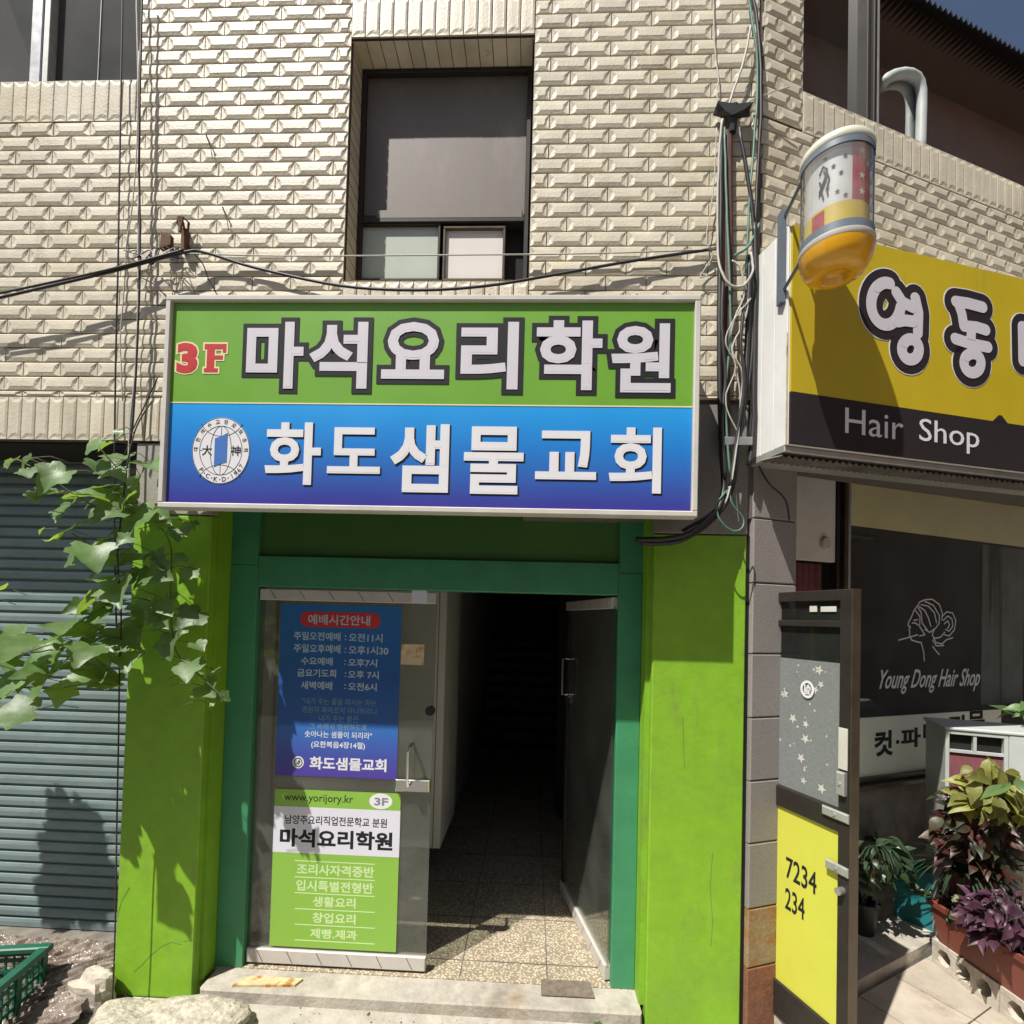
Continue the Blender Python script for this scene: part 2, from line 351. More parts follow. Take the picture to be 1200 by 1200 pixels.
def strokes(mb, fr, lines, r, o, step=.00004):          # flat brush strokes with round ends
    for l in lines:
        n = len(l)
        for i in range(n):
            _sk[0] = (_sk[0]+1) % 23; oo = o+step*_sk[0]
            mb.poly(fr, [(l[i][0]+r*cos(2*pi*k/18), l[i][1]+r*sin(2*pi*k/18)) for k in range(18)], oo-.0008, oo)
            if i < n-1:
                dx_, dz_ = l[i+1][0]-l[i][0], l[i+1][1]-l[i][1]; L_ = math.hypot(dx_, dz_) or 1e-9; nx_, nz_ = -dz_/L_*r, dx_/L_*r
                _sk[0] = (_sk[0]+1) % 23; oo = o+step*_sk[0]
                mb.poly(fr, [(l[i][0]-nx_, l[i][1]-nz_), (l[i+1][0]-nx_, l[i+1][1]-nz_), (l[i+1][0]+nx_, l[i+1][1]+nz_), (l[i][0]+nx_, l[i][1]+nz_)], oo-.0008, oo)
def arc(cx, cz, rx, rz, d0, d1, n=18): return [(cx+rx*cos(R(d0+(d1-d0)*i/n)), cz+rz*sin(R(d0+(d1-d0)*i/n))) for i in range(n+1)]
# ================================================================ GROUND
GZ = 0.0
g = MB()
for (x0, x1, y0, y1) in ((-40, 40, -40, 0.6),):
    n = 1; g.add([(x0, y0, GZ), (x1, y0, GZ), (x1, y1+30, GZ), (x0, y1+30, GZ)], [(0, 1, 2, 3)])
struct(g.build('ground', M['ground'], loc=(0, 0, 0)))
# entrance step
stp = MB()
s0, s1 = FA.at(235, 1160)[0], FA.at(752, 1180)[0]
ZS = .07
stp.bbox(FA, s0, s1, 0.0, ZS, -.155, .012, .008)
step_o = struct(stp.build('entrance_step', M['concrete']))
p_ = MB(); p_.box(FA, -2.0, 1.25, .0, .008, .01, 1.6)
struct(p_.build('pavement', M['concrete']))
# interior floor
fl = MB(); fl.box(FA, -2.0, .62, -.02, ZS+.006, -9, -.15)
struct(fl.build('terrazzo_floor', M['terrazzo']))
jn = MB()
for yy in (.30, .72, 1.15, 1.6, 2.1): jn.box(FA, -2.0, .58, ZS+.006, ZS+.0085, -yy-.006, -yy)
for xx in (-1.05, -.35, .12): jn.box(FA, xx, xx+.006, ZS+.0062, ZS+.0088, -6, -.16)
struct(jn.build('floor_joints', M['concrete_dk']))
# ================================================================ BUILDING
B = thing('tiled_building', 'low street-corner building clad in cream relief tiles with lime green doorway pillars', 'building', (0, 0, 0))
TP, RH = .206, .0773
def relief(mb, fr, a0, a1, z0, z1, o=0.0, c=1.0, vert=False):
    """one relief tile: broad raised bar, bevelled, with scooped ends"""
    w, h = a1-a0, z1-z0
    if w <= .012 or h <= .012: return
    ca, cz = (a0+a1)/2, (z0+z1)/2
    if vert: Lh, Hh = h/2, w/2
    else: Lh, Hh = w/2, h/2
    e = min(.034, Lh*.55); k = .8 if vert else 1; j = random.uniform(-.0012, .0012); r0 = .0088; j2 = random.uniform(-.0008, .0008); a0 += j2; a1 += j2; r0 += random.uniform(-.0008, .0008)
    P = [(-Lh,-Hh,0),(Lh,-Hh,0),(Lh,Hh,0),(-Lh,Hh,0),
         (-Lh,-Hh,r0),(Lh,-Hh,r0),(Lh,Hh,r0),(-Lh,Hh,r0),
         (-Lh+e,-Hh*.46+j,.0152*k),(Lh-e,-Hh*.46+j,.0152*k),
         (Lh-e*.25,Hh*.86,.0125*k),(-Lh+e*.25,Hh*.86,.0125*k),
         (Lh-e*.85,Hh*.36,.0142*k),(-Lh+e*.85,Hh*.36,.0142*k),
         (Lh-e*.50,-Hh*.92,.0105),(-Lh+e*.50,-Hh*.92,.0105),
         (Lh-e*.45,Hh*.02,.0080),(-Lh+e*.45,Hh*.02,.0080),(Lh-e*.90,-Hh*.66,.0130),(-Lh+e*.90,-Hh*.66,.0130)]
    if vert: Q = [fr.p(ca-p[1], cz+p[0], o+p[2]) for p in P]
    else: Q = [fr.p(ca+p[0], cz+p[1], o+p[2]) for p in P]
    fs = [(0,1,5,4),(1,2,6,5),(2,3,7,6),(3,0,4,7),(4,5,14,15),(11,10,6,7),(13,8,9,12),(13,12,10,11),(8,19,18,9),(19,15,14,18),
          (10,12,16),(12,9,16),(9,18,16),(18,14,16),(14,5,16),(5,6,16),(6,10,16),
          (13,11,17),(8,13,17),(19,8,17),(15,19,17),(4,15,17),(7,4,17),(11,7,17)]
    mb.add(Q, fs, c)
def tint(): return random.choice([1, 1, 1.03, .97, .94])*random.uniform(.93, 1.05)
ZR = FA.at(100, 145)[1]                                # row origin
AR = FA.at(240, 100)[0]
def field(mb, fr, a0, a1, z0, z1, tp=TP, rh=RH, ar=AR, zr=ZR, o=0.0):
    k0 = int(math.floor((zr-z1)/rh))-1; k1 = int(math.ceil((zr-z0)/rh))+1
    for k in range(k0, k1):
        zt, zb = zr-k*rh, zr-(k+1)*rh
        t, b = min(zt, z1), max(zb, z0)
        if t-b < .02: continue
        sh = ar+(tp/2 if k % 2 else 0)
        i0 = int(math.floor((a0-sh)/tp))-1; i1 = int(math.ceil((a1-sh)/tp))+1
        for i in range(i0, i1):
            l, r = max(sh+i*tp, a0), min(sh+(i+1)*tp, a1)
            if r-l < .02: continue
            relief(mb, fr, l+.0024, r-.0024, b+.0036, t-.0036, o+random.uniform(0, .0015), tint())
def soldier(mb, fr, a0, a1, z0, z1, p=.0755, o=0.004):
    n = max(1, round((a1-a0)/p)); q = (a1-a0)/n
    for i in range(n): relief(mb, fr, a0+i*q+.002, a0+(i+1)*q-.002, z0+.003, z1-.003, o, tint(), True)
ZTOP = 7.0
LW = FA.rect(-60, -200, 163, 97)                        # left upper window
MW = FA.rect(408, 45, 623, 331)                        # middle window
xw0, xw1, zw0, zw1 = MW[0], MW[2], MW[1], MW[3]
zb_left = FA.at(95, 517)[1]; zs_left = FA.at(95, 466)[1]
zl1 = FA.at(80, 97)[1]; xl1 = FA.at(165, 50)[0]
ZB = zb_left
t = MB()
XL = -4.2
field(t, FA, XL, xw0, zs_left, ZR)                     # left field under upper window
soldier(t, FA, XL, FA.at(190, 490)[0]+.3, ZB, zs_left)
soldier(t, FA, XL, xl1, ZR, zl1)
field(t, FA, xl1, xw0, ZR, ZTOP)
field(t, FA, xw0, xw1, ZB, zw0-.21)
field(t, FA, FA.at(190, 490)[0]+.3, xw0, ZB, zs_left)
soldier(t, FA, xw0, xw1, zw0-.21, zw0)
soldier(t, FA, xw0, xw1, zw1, zw1+.21)
field(t, FA, xw0, xw1, zw1+.21, ZTOP)
zbr = FA.at(850, 470)[1]
field(t, FA, xw1, XC, zbr, ZTOP)
t.build('relief_tiles', M['tile'], B, tint=True)
# turned side wall tiles
TWs = TW.rect(940, 110, 1250, 165)
ts = MB()
aw0 = TW.at(940, 60)[0]
zsT = TW.at(1070, 165)[1]; zsB = TW.at(1070, 165+44)[1]
AE = 3.2
field(ts, TW, 0.02, aw0, zsB, ZTOP, .172, RH, .03, ZR)
field(ts, TW, 0.02, AE, 2.9, zsB, .172, RH, .03, ZR)
soldier(ts, TW, aw0, AE, zsB, zsT, .073)
ts.build('relief_tiles', M['tile'], B, tint=True)
# grout / wall bodies (set 1 mm behind tiles)
wl = MB(); D0, D1 = -.001, -.24
for (a0, a1, z0, z1) in ((XL, xl1, ZB, zl1), (xl1, xw0, ZB, ZTOP), (xw0, xw1, ZB, zw0-.003), (xw0, xw1, zw1+.003, ZTOP), (xw1, XC, ZB-.35, ZTOP)):
    wl.box(FA, a0, a1, z0, z1, D1, D0)
wl.build('wall', M['grout'], B)
wt = MB()
wt.box(TW, .004, aw0, 2.86, ZTOP, -.20, -.001); wt.box(TW, aw0, AE, 2.86, zsT, -.20, -.001)
wt.build('wall', M['grout'], B)
# reveal tiles round the middle window
rv = MB()
RL = Frame(xw0, 0, R(90)); 
WD = .15
k = zw0
while k < zw1-.01:
    rv.add([(xw0+.010, -.004, k+.003), (xw0+.010, WD, k+.003), (xw0+.010, WD, min(k+RH, zw1)-.003), (xw0+.010, -.004, min(k+RH, zw1)-.003)], [(0,1,2,3)], tint())
    rv.add([(xw1-.010, -.004, k+.003), (xw1-.010, WD, k+.003), (xw1-.010, WD, min(k+RH, zw1)-.003), (xw1-.010, -.004, min(k+RH, zw1)-.003)], [(3,2,1,0)], tint())
    k += RH
n = round((xw1-xw0)/.0755); q = (xw1-xw0)/n
for i in range(n):
    rv.add([(xw0+i*q+.002, -.004, zw1-.012), (xw0+(i+1)*q-.002, -.004, zw1-.012), (xw0+(i+1)*q-.002, WD, zw1-.012), (xw0+i*q+.002, WD, zw1-.012)], [(0,1,2,3)], tint())
    rv.add([(xw0+i*q+.002, -.004, zw0+.010), (xw0+(i+1)*q-.002, -.004, zw0+.010), (xw0+(i+1)*q-.002, WD, zw0+.010), (xw0+i*q+.002, WD, zw0+.010)], [(3,2,1,0)], tint())
rv.build('window_reveal', M['tile'], B, tint=True)
# middle window
YB = .16
def frame_mb(mb, fr, a0, z0, a1, z1, wd, o0, o1, b=.003):
    mb.bbox(fr, a0, a1, z1-wd, z1, o0, o1, b); mb.bbox(fr, a0, a1, z0, z0+wd, o0, o1, b)
    mb.bbox(fr, a0, a0+wd, z0+wd, z1-wd, o0, o1, b); mb.bbox(fr, a1-wd, a1, z0+wd, z1-wd, o0, o1, b)
f = MB(); frame_mb(f, FA, xw0+.012, zw0+.012, xw1-.012, zw1-.014, .024, -.20, -.13)
zm = FA.at(515, 257, -.14)[1]
f.bbox(FA, xw0+.036, xw1-.036, zm-.02, zm+.02, -.20, -.131, .003)
win = f.build('window', M['dark'], B)
p = MB(); p.box(FA, xw0+.036, xw1-.036, zm+.02, zw1-.038, -.185, -.160); p.build('blank_board', M['board'], win)
p = MB(); e = FA.rect(442, 247, 612, 257, -.14); p.bbox(FA, e[0], e[2], e[1], e[3], -.17, -.13, .003); p.build('board_ledge', M['board'], win)
for (u0, v0, u1, v1, m, wdt) in ((419, 262, 516, 330, 'frost', .008), (519, 266, 592, 330, 'paper', .008)):
    e = FA.rect(u0, v0, u1, v1, -.15)
    p = MB(); frame_mb(p, FA, e[0], e[1], e[2], e[3], .014, -.175, -.140); sa = p.build('sash', M['dark'] if m == 'frost' else M['bronze'], win)
    p = MB(); p.box(FA, e[0]+.012, e[2]-.012, e[1]+.012, e[3]-.012, -.166, -.160); p.build('pane', M[m], win)
p = MB(); p.box(FA, xw0, xw1, zw0, zw1, -.30, -.203); p.build('window_backing', M['darker'], B)
# left upper window
f = MB(); zt = 6.9
frame_mb(f, FA, XL, zl1, xl1-.01, zt, .03, -.16, -.10)
a = FA.at(50, 50, -.12)[0]; f.bbox(FA, a-.035, a+.03, zl1+.03, zt-.03, -.16, -.085, .004)
lwn = f.build('window', M['alu'], B)
a2 = FA.at(104, 50, -.12)[0]
p = MB(); p.bbox(FA, a2-.035, a2+.03, zl1+.03, zt-.03, -.158, -.140, .004); p.build('sash_stile', M['g_grey'], lwn)
p = MB(); p.bbox(FA, a2+.05, a2+.056, zl1+.03, zt-.03, -.158, -.130, .002); p.bbox(FA, a+.034, a+.07, zl1+.03, zt-.03, -.15, -.09, .003); p.build('sash', M['alu_dull'], lwn)
p = MB(); p.box(FA, XL+.03, xl1-.04, zl1+.03, zt-.03, -.142, -.136); p.build('pane', M['g_grey'], lwn)
p = MB(); p.box(FA, XL, xl1, zl1, zt, -.9, -.88); p.box(FA, XL, xl1, zl1-.02, zl1, -.9, -.241);  p.build('room_behind_window', M['farwall'], B)
# side wall upper window
f = MB()
az = TW.at(1018, 60, -.06)[0]
zt2 = 6.9
frame_mb(f, TW, aw0+.004, zsT, AE, zt2, .03, -.14, -.06)
f.bbox(TW, az-.04, az+.045, zsT+.03, zt2-.03, -.14, -.035, .004)
f.bbox(TW, az-.015, az+.005, zsT+.03, zt2-.03, -.034, -.015, .004)
swn = f.build('window', M['dark'], B)
p = MB(); p.box(TW, az+.022, az+.034, zsT+.03, zt2-.03, -.034, -.022); p.build('sash_edge', M['alu_dull'], swn)
p = MB(); p.box(TW, aw0+.034, AE-.03, zsT+.03, zt2-.03, -.105, -.098); p.build('pane', M['g_up'], swn)
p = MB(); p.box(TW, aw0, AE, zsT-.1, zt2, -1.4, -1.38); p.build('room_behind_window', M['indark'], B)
p = MB(); v = []; f = []
for i in range(161):
    a_ = .1+i*.0425; dz = .028*abs(sin(i*pi/2)) if i % 2 else 0
    v += [TW.p(a_, 6.98+dz, .16), TW.p(a_, 7.20+dz, -.6)]
for i in range(160): f.append((2*i, 2*i+2, 2*i+3, 2*i+1))
p.add(v, f); p.build('corrugated_eave', M['roofbrown'], B)
p = MB(); p.box(TW, .05, 7, 6.93, 6.955, -.3, .12); p.bbox(TW, .05, 7, 6.90, 6.97, .12, .14, .004); p.build('soffit', M['roofbrown'], B)
p = MB(); l = [TW.p(TW.at(u, v, -.068)[0], TW.at(u, v, -.068)[1], -.068) for u, v in ((1034, 99), (1040, 92), (1048, 88), (1058, 86), (1067, 87), (1074, 91), (1078, 98), (1080, 108), (1080, 125), (1079, 165), (1079, 200))]
p.tube(l, [.028]*len(l), 16); p.build('reflected_pipe', M['box_grey'], swn, smooth=True)  # solid pipe added in place of a curved reflection in the pane
# pillars
lp = FA.rect(133, 610, 236, 1168); rp = FA.rect(757, 640, 871, 1192)
PX = [(-2.122, FA.at(236, 900)[0]), (FA.at(762, 900)[0], FA.at(871.5, 900)[0])]
for i, (a0, a1) in enumerate(PX):
    p = MB(); p.bbox(FA, a0, a1, 0.0, (2.50, 2.45)[i], -.16, 0.0, .006); p.build('pillar', M['green'], B)
for (a0, a1) in ((PX[0][1], PX[0][1]+.022),(PX[1][0]-.024, PX[1][0])):
    p = MB(); p.box(FA, a0, a1, ZS, 2.85, -.16, -.05); p.build('pillar_trim', M['green'], B)
# grey slab between pillar top and tiles
p = MB(); p.bbox(FA, PX[0][0]-.0, PX[0][1], 2.505, 2.88, -.2, .002, .004, 1.35); p.build('granite_slab', M['granite'], B, tint=True)
p = MB(); p.bbox(FA, PX[1][0], XC-.02, 2.455, FA.at(850, 474)[1], -.2, .004, .004, .9); p.build('granite_slab', M['granite'], B, tint=True)
# fascia, beam, jambs
jl0, jl1 = PX[0][1]+.022, FA.at(293, 900, -.15)[0]
jr0, jr1 = FA.at(721, 900, -.15)[0], PX[1][0]-.024
zd = FA.at(500, 692, -.15)[1]; zf = FA.at(500, 655, -.15)[1]
p = MB(); p.bbox(FA, jl0, jl1, ZS, zd+.12, -.25, -.15, .004); p.build('door_jamb', M['teal'], B)
p = MB(); p.bbox(FA, jr0, jr1, ZS, zd+.12, -.25, -.15, .004); p.build('door_jamb', M['teal'], B)
p = MB(); p.bbox(FA, jl1, jr0, zd, zf, -.25, -.152, .004); p.build('door_head', M['teal'], B)
p = MB(); p.box(FA, jl1-.0, jr0, zf, 2.88, -.26, -.18); p.build('fascia_board', M['olive'], B)
p = MB(); p.box(FA, jl0, jl1, zd+.12, 2.88, -.26, -.152); p.box(FA, jr0, jr1, zd+.12, 2.88, -.26, -.152); p.box(FA, jl1, jr0, 2.60, 2.88, -.179, -.160); p.build('fascia_frame', M['teal'], B)
# doors
lz0, lz1 = ZS+.02, zd-.01
la0, la1 = jl1+.006, FA.at(503, 1000, -.19)[0]
def leaf_door(fr, a0, a1, z0, z1, o, label=None, handle=None):
    g_ = MB(); g_.box(fr, a0, a1, z0+.06, z1-.05, o-.005, o+.005)
    d = g_.build('glass_door', M['g_door'], B)
    r = MB(); r.bbox(fr, a0, a1, z0, z0+.075, o-.02, o+.02, .004); r.build('bottom_rail', M['steel'], d)
    r = MB(); r.bbox(fr, a0, a1, z1-.062, z1, o-.02, o+.02, .004); r.build('top_rail', M['steel'], d)
    # engraved diagonal hatch on the rails
    h = MB()
    for zz0, hh in ((z0, .075), (z1-.062, .062)):
        nn = 6
        for i in range(nn):
            x = a0+(a1-a0)*(i+.35)/nn
            h.add([fr.p(x, zz0+hh-.006, o+.0205), fr.p(x+.004, zz0+hh-.006, o+.0205), fr.p(x+.038, zz0+.008, o+.0205), fr.p(x+.034, zz0+.008, o+.0205)], [(3,2,1,0),(0,1,2,3)][:1])
    h.build('rail_groove', M['dark'], d)
    return d
dl = leaf_door(FA, la0, la1, lz0, lz1, -.19)
p = MB(); x = FA.at(479, 900, -.13)[0]; zz = FA.at(480, 922, -.13)[1]
p.bbox(FA, FA.at(463, 920, -.15)[0], FA.at(503, 920, -.15)[0], zz-.035, zz+.03, -.184, -.150, .004)
zt_ = FA.at(480, 873, -.13)[1]
p.tube([FA.p(x, zz, -.15), FA.p(x, zz+.01, -.115), FA.p(x, zz+.05, -.10), FA.p(x, zt_-.03, -.10), FA.p(x+.006, zt_-.01, -.105), FA.p(x+.006, zt_, -.13), FA.p(x+.006, zt_-.005, -.18)], .009, 10)
p.build('handle', M['chrome'], dl)
p = MB(); x, zz = FA.at(504, 833, -.18); p.tube([FA.p(x, zz, -.196), FA.p(x, zz, -.17)], .026, 18); p.build('lock_knob', M['dark'], dl)
# right leaf swung inward
hin = Vector((jr0-.012, .19, 0)); far = at_y(661, 950, 1.08)
dv = Vector((far.x-hin.x, far.y-hin.y, 0)); wleaf = dv.length; ang = math.atan2(dv.y, dv.x)
FR = Frame(hin.x, hin.y, ang)                          # normal = right hand side
FR.n = -FR.n
dr = leaf_door(FR, 0.0, wleaf, lz0, lz1, 0.0)
p = MB()
zz = 1.60
for s in (1, -1):
    p.tube([FR.p(wleaf-.06, zz-.12, .006*s), FR.p(wleaf-.06, zz-.12, .05*s), FR.p(wleaf-.06, zz+.13, .05*s), FR.p(wleaf-.06, zz+.13, .006*s)], .008, 8)
p.bbox(FR, wleaf-.12, wleaf-.02, zz-.17, zz-.13, -.014, .014, .003)
p.build('handle', M['chrome'], dr)
p = MB(); p.bbox(FR, wleaf-.05, wleaf+.0, lz0+.06, lz1-.05, -.011, .011, .002); p.build('edge_strip', M['dark'], dr)
# interior: wall behind left leaf, corridor walls, ceiling
iw = MB(); Yw = 1.80
xi = at_y(518, 900, Yw).x
iw.box(FA, -1.98, xi, ZS, 2.5, -Yw-.1, -Yw)
iw.box(FA, xi-.1, xi, ZS, 2.5, -8, -Yw-.101)
iw.box(FA, -1.98, -1.9, ZS, 2.5, -Yw, -.26)
iw.build('interior_wall', M['inwall'], B)
xc2 = at_y(518, 900, 1.1).x
p = MB(); p.bbox(FA, -1.88, xc2, .33, 2.38, -1.79, -1.10, .004); mc = p.build('wall_cabinet', M['inwall'], B)
p = MB(); p.box(FA, xc2-.055, xc2-.050, .34, 2.37, -1.101, -1.098); p.build('door_seam', M['grout'], mc)
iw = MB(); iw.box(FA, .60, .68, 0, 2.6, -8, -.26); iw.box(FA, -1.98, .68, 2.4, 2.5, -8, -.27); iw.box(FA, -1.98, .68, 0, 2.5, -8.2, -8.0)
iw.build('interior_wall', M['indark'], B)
p = MB()
e0 = at_y(590, 760, 6).x
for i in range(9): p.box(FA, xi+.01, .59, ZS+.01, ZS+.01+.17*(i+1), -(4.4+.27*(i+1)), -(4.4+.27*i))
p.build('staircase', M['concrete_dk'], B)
p = MB(); e = FA.rect(706, 700, 722, 900, -.8); p.box(FA, .590, .598, 1.2, 1.95, -1.1, -.5); p.build('wall_notice', M['pred'], B)
# roof slab hiding sky from inside
p = MB(); p.box(FA, XL, XC+.2, ZTOP, ZTOP+.15, -6, .05); p.build('roof_slab', M['grout'], B)
p = MB(); p.box(FA, XL, -2.62, 0, ZTOP, -8, -.9) ; p.box(FA, -2.6, 0.68, 2.95, ZTOP-.01, -8, -.95); p.build('building_core', M['grout'], B)
# roller shutter
SA0, SA1 = XL, PX[0][0]+.05
YS = -.35
zsh0 = FA.at(70, 1088, YS)[1]
slp = .0645; prof = [(0,0),(.005,.003),(.0065,.030),(.003,.046),(-.004,.0485),(-.013,.0515),(-.013,.0570),(-.004,.0600),(.002,.062)]
sh = MB(); z = zsh0; zz_end = ZB+.05
pts = []
while z < zz_end:
    for o_, dz in prof: pts.append((z+dz, YS+o_))
    z += slp
v = []; fs = []
for zz, oo in pts: v += [FA.p(SA0, zz, oo), FA.p(SA1, zz, oo)]
for i in range(len(pts)-1): fs.append((2*i, 2*i+1, 2*i+3, 2*i+2))
sh.add(v, fs); rs = sh.build('roller_shutter', M['shutter'], B)
p = MB(); p.box(FA, SA0, SA1-.05, ZB-.01, ZB+.001, -.5, -.02); p.build('shutter_soffit', M['darker'], B)
p = MB(); p.box(FA, SA0, SA1-.05, 0, zsh0-.004, -.5, -.20); p.build('shutter_threshold', M['concrete_dk'], B)
p = MB(); p.box(FA, SA0, SA1, 0, ZB+.2, -.60, -.40); p.build('shutter_backing', M['darker'], B)
# granite pier on the turned wall
gj = [530, 609, 684, 766, 840, 913, 985, 1060, 1128, 1185]
gp0, gp1 = 0.004, TW.at(929, 850)[0]
zj = [TW.at(900, q)[1] for q in gj]; zj[-1] = 0.0
m_ = {0: MB(), 1: MB(), 2: MB()}
for i in range(len(zj)-1):
    kk = 0 if i < 7 else (1 if i == 7 else 2)
    if i == 8: zj[i] = zj[i]
    m_[kk].bbox(TW, gp0, gp1, zj[i+1]+.003, zj[i]-.003, -.30, .012, .005, random.uniform(.9, 1.1))
m_[0].build('granite_pier', M['granite'], B, tint=True); m_[1].build('granite_pier_stained', M['granite_rust'], B, tint=True); m_[2].build('pier_base', M['brickred'], B, tint=True)
p = MB(); p.box(TW, gp0+.006, gp1-.006, 0, 2.9, -.295, .004); p.build('pier_core', M['grout'], B)
# filler left of the pier between green pillar and corner
p = MB(); p.box(FA, PX[1][1], XC-.002, 0, 2.45, -.2, -.012); p.build('pier_filler', M['granite'], B)
# ---------------------------------------------------------------- hair shop front (turned, recessed)
WN = Frame(0, 0, R(23))
wo = at_y(984, 740, .80); WN.O = Vector((wo.x, wo.y, 0))
wz = lambda u, v, o=0: WN.at(u, v, o)
z_top = wz(1090, 574)[1]; z_band = wz(1090, 627)[1]; z_gl = wz(1060, 838)[1]; z_pn = wz(1060, 905)[1]
WE = 2.9
f = MB(); frame_mb(f, WN, 0.0, z_pn-.03, WE, z_top+.03, .035, -.05, .03)
sw = f.build('shop_window', M['bronze'], B)
p = MB(); p.bbox(WN, .035, .065, z_pn, z_top-.002, -.02, .024, .003); p.build('inner_frame', M['alu_dull'], sw)
p = MB(); p.box(WN, .066, WE-.04, z_band, z_top-.006, -.012, -.002); p.build('header_band', M['beige_band'], sw)
p = MB(); p.box(WN, .066, WE-.04, z_gl, z_band-.001, -.012, -.004); p.build('pane', M['g_shop'], sw)
ap1 = wz(1172, 850)[0]
p = MB(); p.box(WN, .066, ap1, z_pn+.005, z_gl-.001, -.006, .006); pn = p.build('price_panel', mat('price panel', (.74, .77, .66), .5, .06, 3), sw)
p = MB(); p.box(WN, ap1+.002, WE-.04, z_pn+.005, z_gl-.001, -.006, .002); p.build('lower_panel', M['dark'], sw)
p = MB()
for ch, u0, v0, u1, v1 in (('컷', 1025, 856, 1046, 886), ('·', 1050, 867, 1054, 872), ('파', 1056, 853, 1079, 876), ('마', 1082, 846, 1102, 870), ('전', 1112, 838, 1131, 862), ('문', 1134, 833, 1154, 856)):
    p = MB(); glyph(p, WN, ch, WN.rect(u0, v0, u1, v1, .007), .0065, .001, .035); p.build('price_panel_letter', M['letterdark'], sw)
p = MB()
glyph(p, WN, 'Young Dong Hair Shop', WN.rect(1031, 784, 1149, 812), -.0025, .001, .012, shear=.55)
p.build('lettering', M['letterwhite'], sw)
# line drawing of a woman's head in profile
def W(pts): return [WN.at(860+x/3.529, 520+y/3.529, 0) for x, y in pts]
hd = [[(760,670),(745,690),(733,720),(722,740),(720,752),(730,757),(724,770),(728,778),(726,790),(735,812),(760,820),(775,822),(785,860),(788,898)],
      [(823,838),(835,855),(850,872)], [(760,670),(768,655),(790,645),(820,643),(850,665),(862,700),(860,730)],
      [(765,672),(790,690),(805,720),(815,755)], [(775,665),(805,672),(830,700),(838,740)], [(790,652),(825,668),(850,710),(848,745)],
      [(762,678),(775,700),(778,740),(800,770)], [(752,690),(770,715),(768,755),(790,790),(768,795)], [(790,768),(810,780),(835,762),(850,740)],
      [(860,715),(880,695),(905,700),(918,730),(912,770),(890,795),(872,790)], [(866,730),(885,712),(902,725),(905,755),(890,775),(875,768)],
      [(870,745),(885,732),(892,750),(884,764)], [(830,765),(820,790),(830,805),(855,800),(872,780)], [(825,800),(835,822),(860,828),(880,810),(905,802)],
      [(822,812),(838,836),(868,834)], [(738,742),(750,740),(762,750)], [(744,730),(760,728)], [(682,812),(720,802),(760,790)]]
p = MB(); strokes(p, WN, [W(l) for l in hd], .0042, .0)
p.build('head_drawing', M['letterwhite'], sw)
# shop interior
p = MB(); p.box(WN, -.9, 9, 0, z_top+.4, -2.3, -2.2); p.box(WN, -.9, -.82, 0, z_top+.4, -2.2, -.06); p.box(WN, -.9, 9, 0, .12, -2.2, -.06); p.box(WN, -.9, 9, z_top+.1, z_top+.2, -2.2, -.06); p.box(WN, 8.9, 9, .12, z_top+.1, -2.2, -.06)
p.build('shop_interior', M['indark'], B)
p = MB()
cv = []; cf = []
c0 = wz(1168, 700)[0]; c1 = c0+.5; nn = 60
for i in range(nn+1):
    a_ = c0+(c1-c0)*i/nn; oo = -.09+.022*sin(i*.9)+.01*sin(i*2.3)
    cv += [WN.p(a_, z_gl+.02, oo*1.1), WN.p(a_+.02*sin(i), z_band-.0, oo)]
for i in range(nn): cf.append((2*i, 2*i+2, 2*i+3, 2*i+1))
p.add(cv, cf); p.build('curtain', M['curtain'], B, smooth=True)
# wall below shop window and header above
p = MB(); p.box(WN, -.02, WE, 0, z_pn-.032, -.05, .035); p.build('shop_wall', M['concrete_dk'], B)
p = MB(); p.bbox(WN, -.02, WE, z_pn-.06, z_pn-.031, -.04, .07, .004); p.build('window_ledge', M['bronze'], B)
p = MB(); p.box(WN, -1.2, WE, z_top+.031, 3.2, -.05, .03); p.build('shop_header', M['dark'], B)
# white panel with round vent, dark gap under it
PW = Frame(0, 0, R(20)); q0 = at_y(926, 700, .58); PW.O = Vector((q0.x, q0.y, 0))
r_ = PW.rect(926, 558, 981, 657)
p = MB(); p.bbox(PW, r_[0]-.1, r_[2]-.012, r_[1], r_[3], -.03, 0, .003); wp = p.build('white_panel', M['white'], B)
p = MB(); c_ = PW.at(966, 637); 
pr = [(.036, .0), (.036, .016), (.030, .022), (.0, .024)]
vv = []; 
for rr_, oo in pr:
    for k in range(24): vv.append(PW.p(c_[0]+rr_*cos(k*pi/12), c_[1]+rr_*sin(k*pi/12)*1.15, oo))
ff = []
for i in range(3):
    for k in range(24): ff.append((i*24+k, i*24+(k+1)%24, (i+1)*24+(k+1)%24, (i+1)*24+k))
p.add(vv, ff); p.build('round_vent_cap', M['offwhite'], wp, smooth=False)
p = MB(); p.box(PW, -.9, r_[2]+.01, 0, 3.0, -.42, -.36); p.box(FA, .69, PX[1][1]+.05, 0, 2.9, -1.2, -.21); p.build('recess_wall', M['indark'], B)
p = MB(); p.box(PW, r_[2]-.01, r_[2]+.012, .1, r_[3]+.1, -.04, .01); p.build('door_post', M['dark'], B)
p = MB()
cv = []; cf = []
e = PW.rect(926, 660, 962, 860, -.12)
for i in range(25):
    a_ = e[0]+(e[2]-e[0])*i/24; oo = -.12+.012*sin(i*1.3)
    cv += [PW.p(a_-.0*i, e[1], oo), PW.p(a_, e[3], oo)]
for i in range(24): cf.append((2*i, 2*i+2, 2*i+3, 2*i+1))
p.add(cv, cf); p.build('door_curtain', M['maroon'], B, smooth=True)
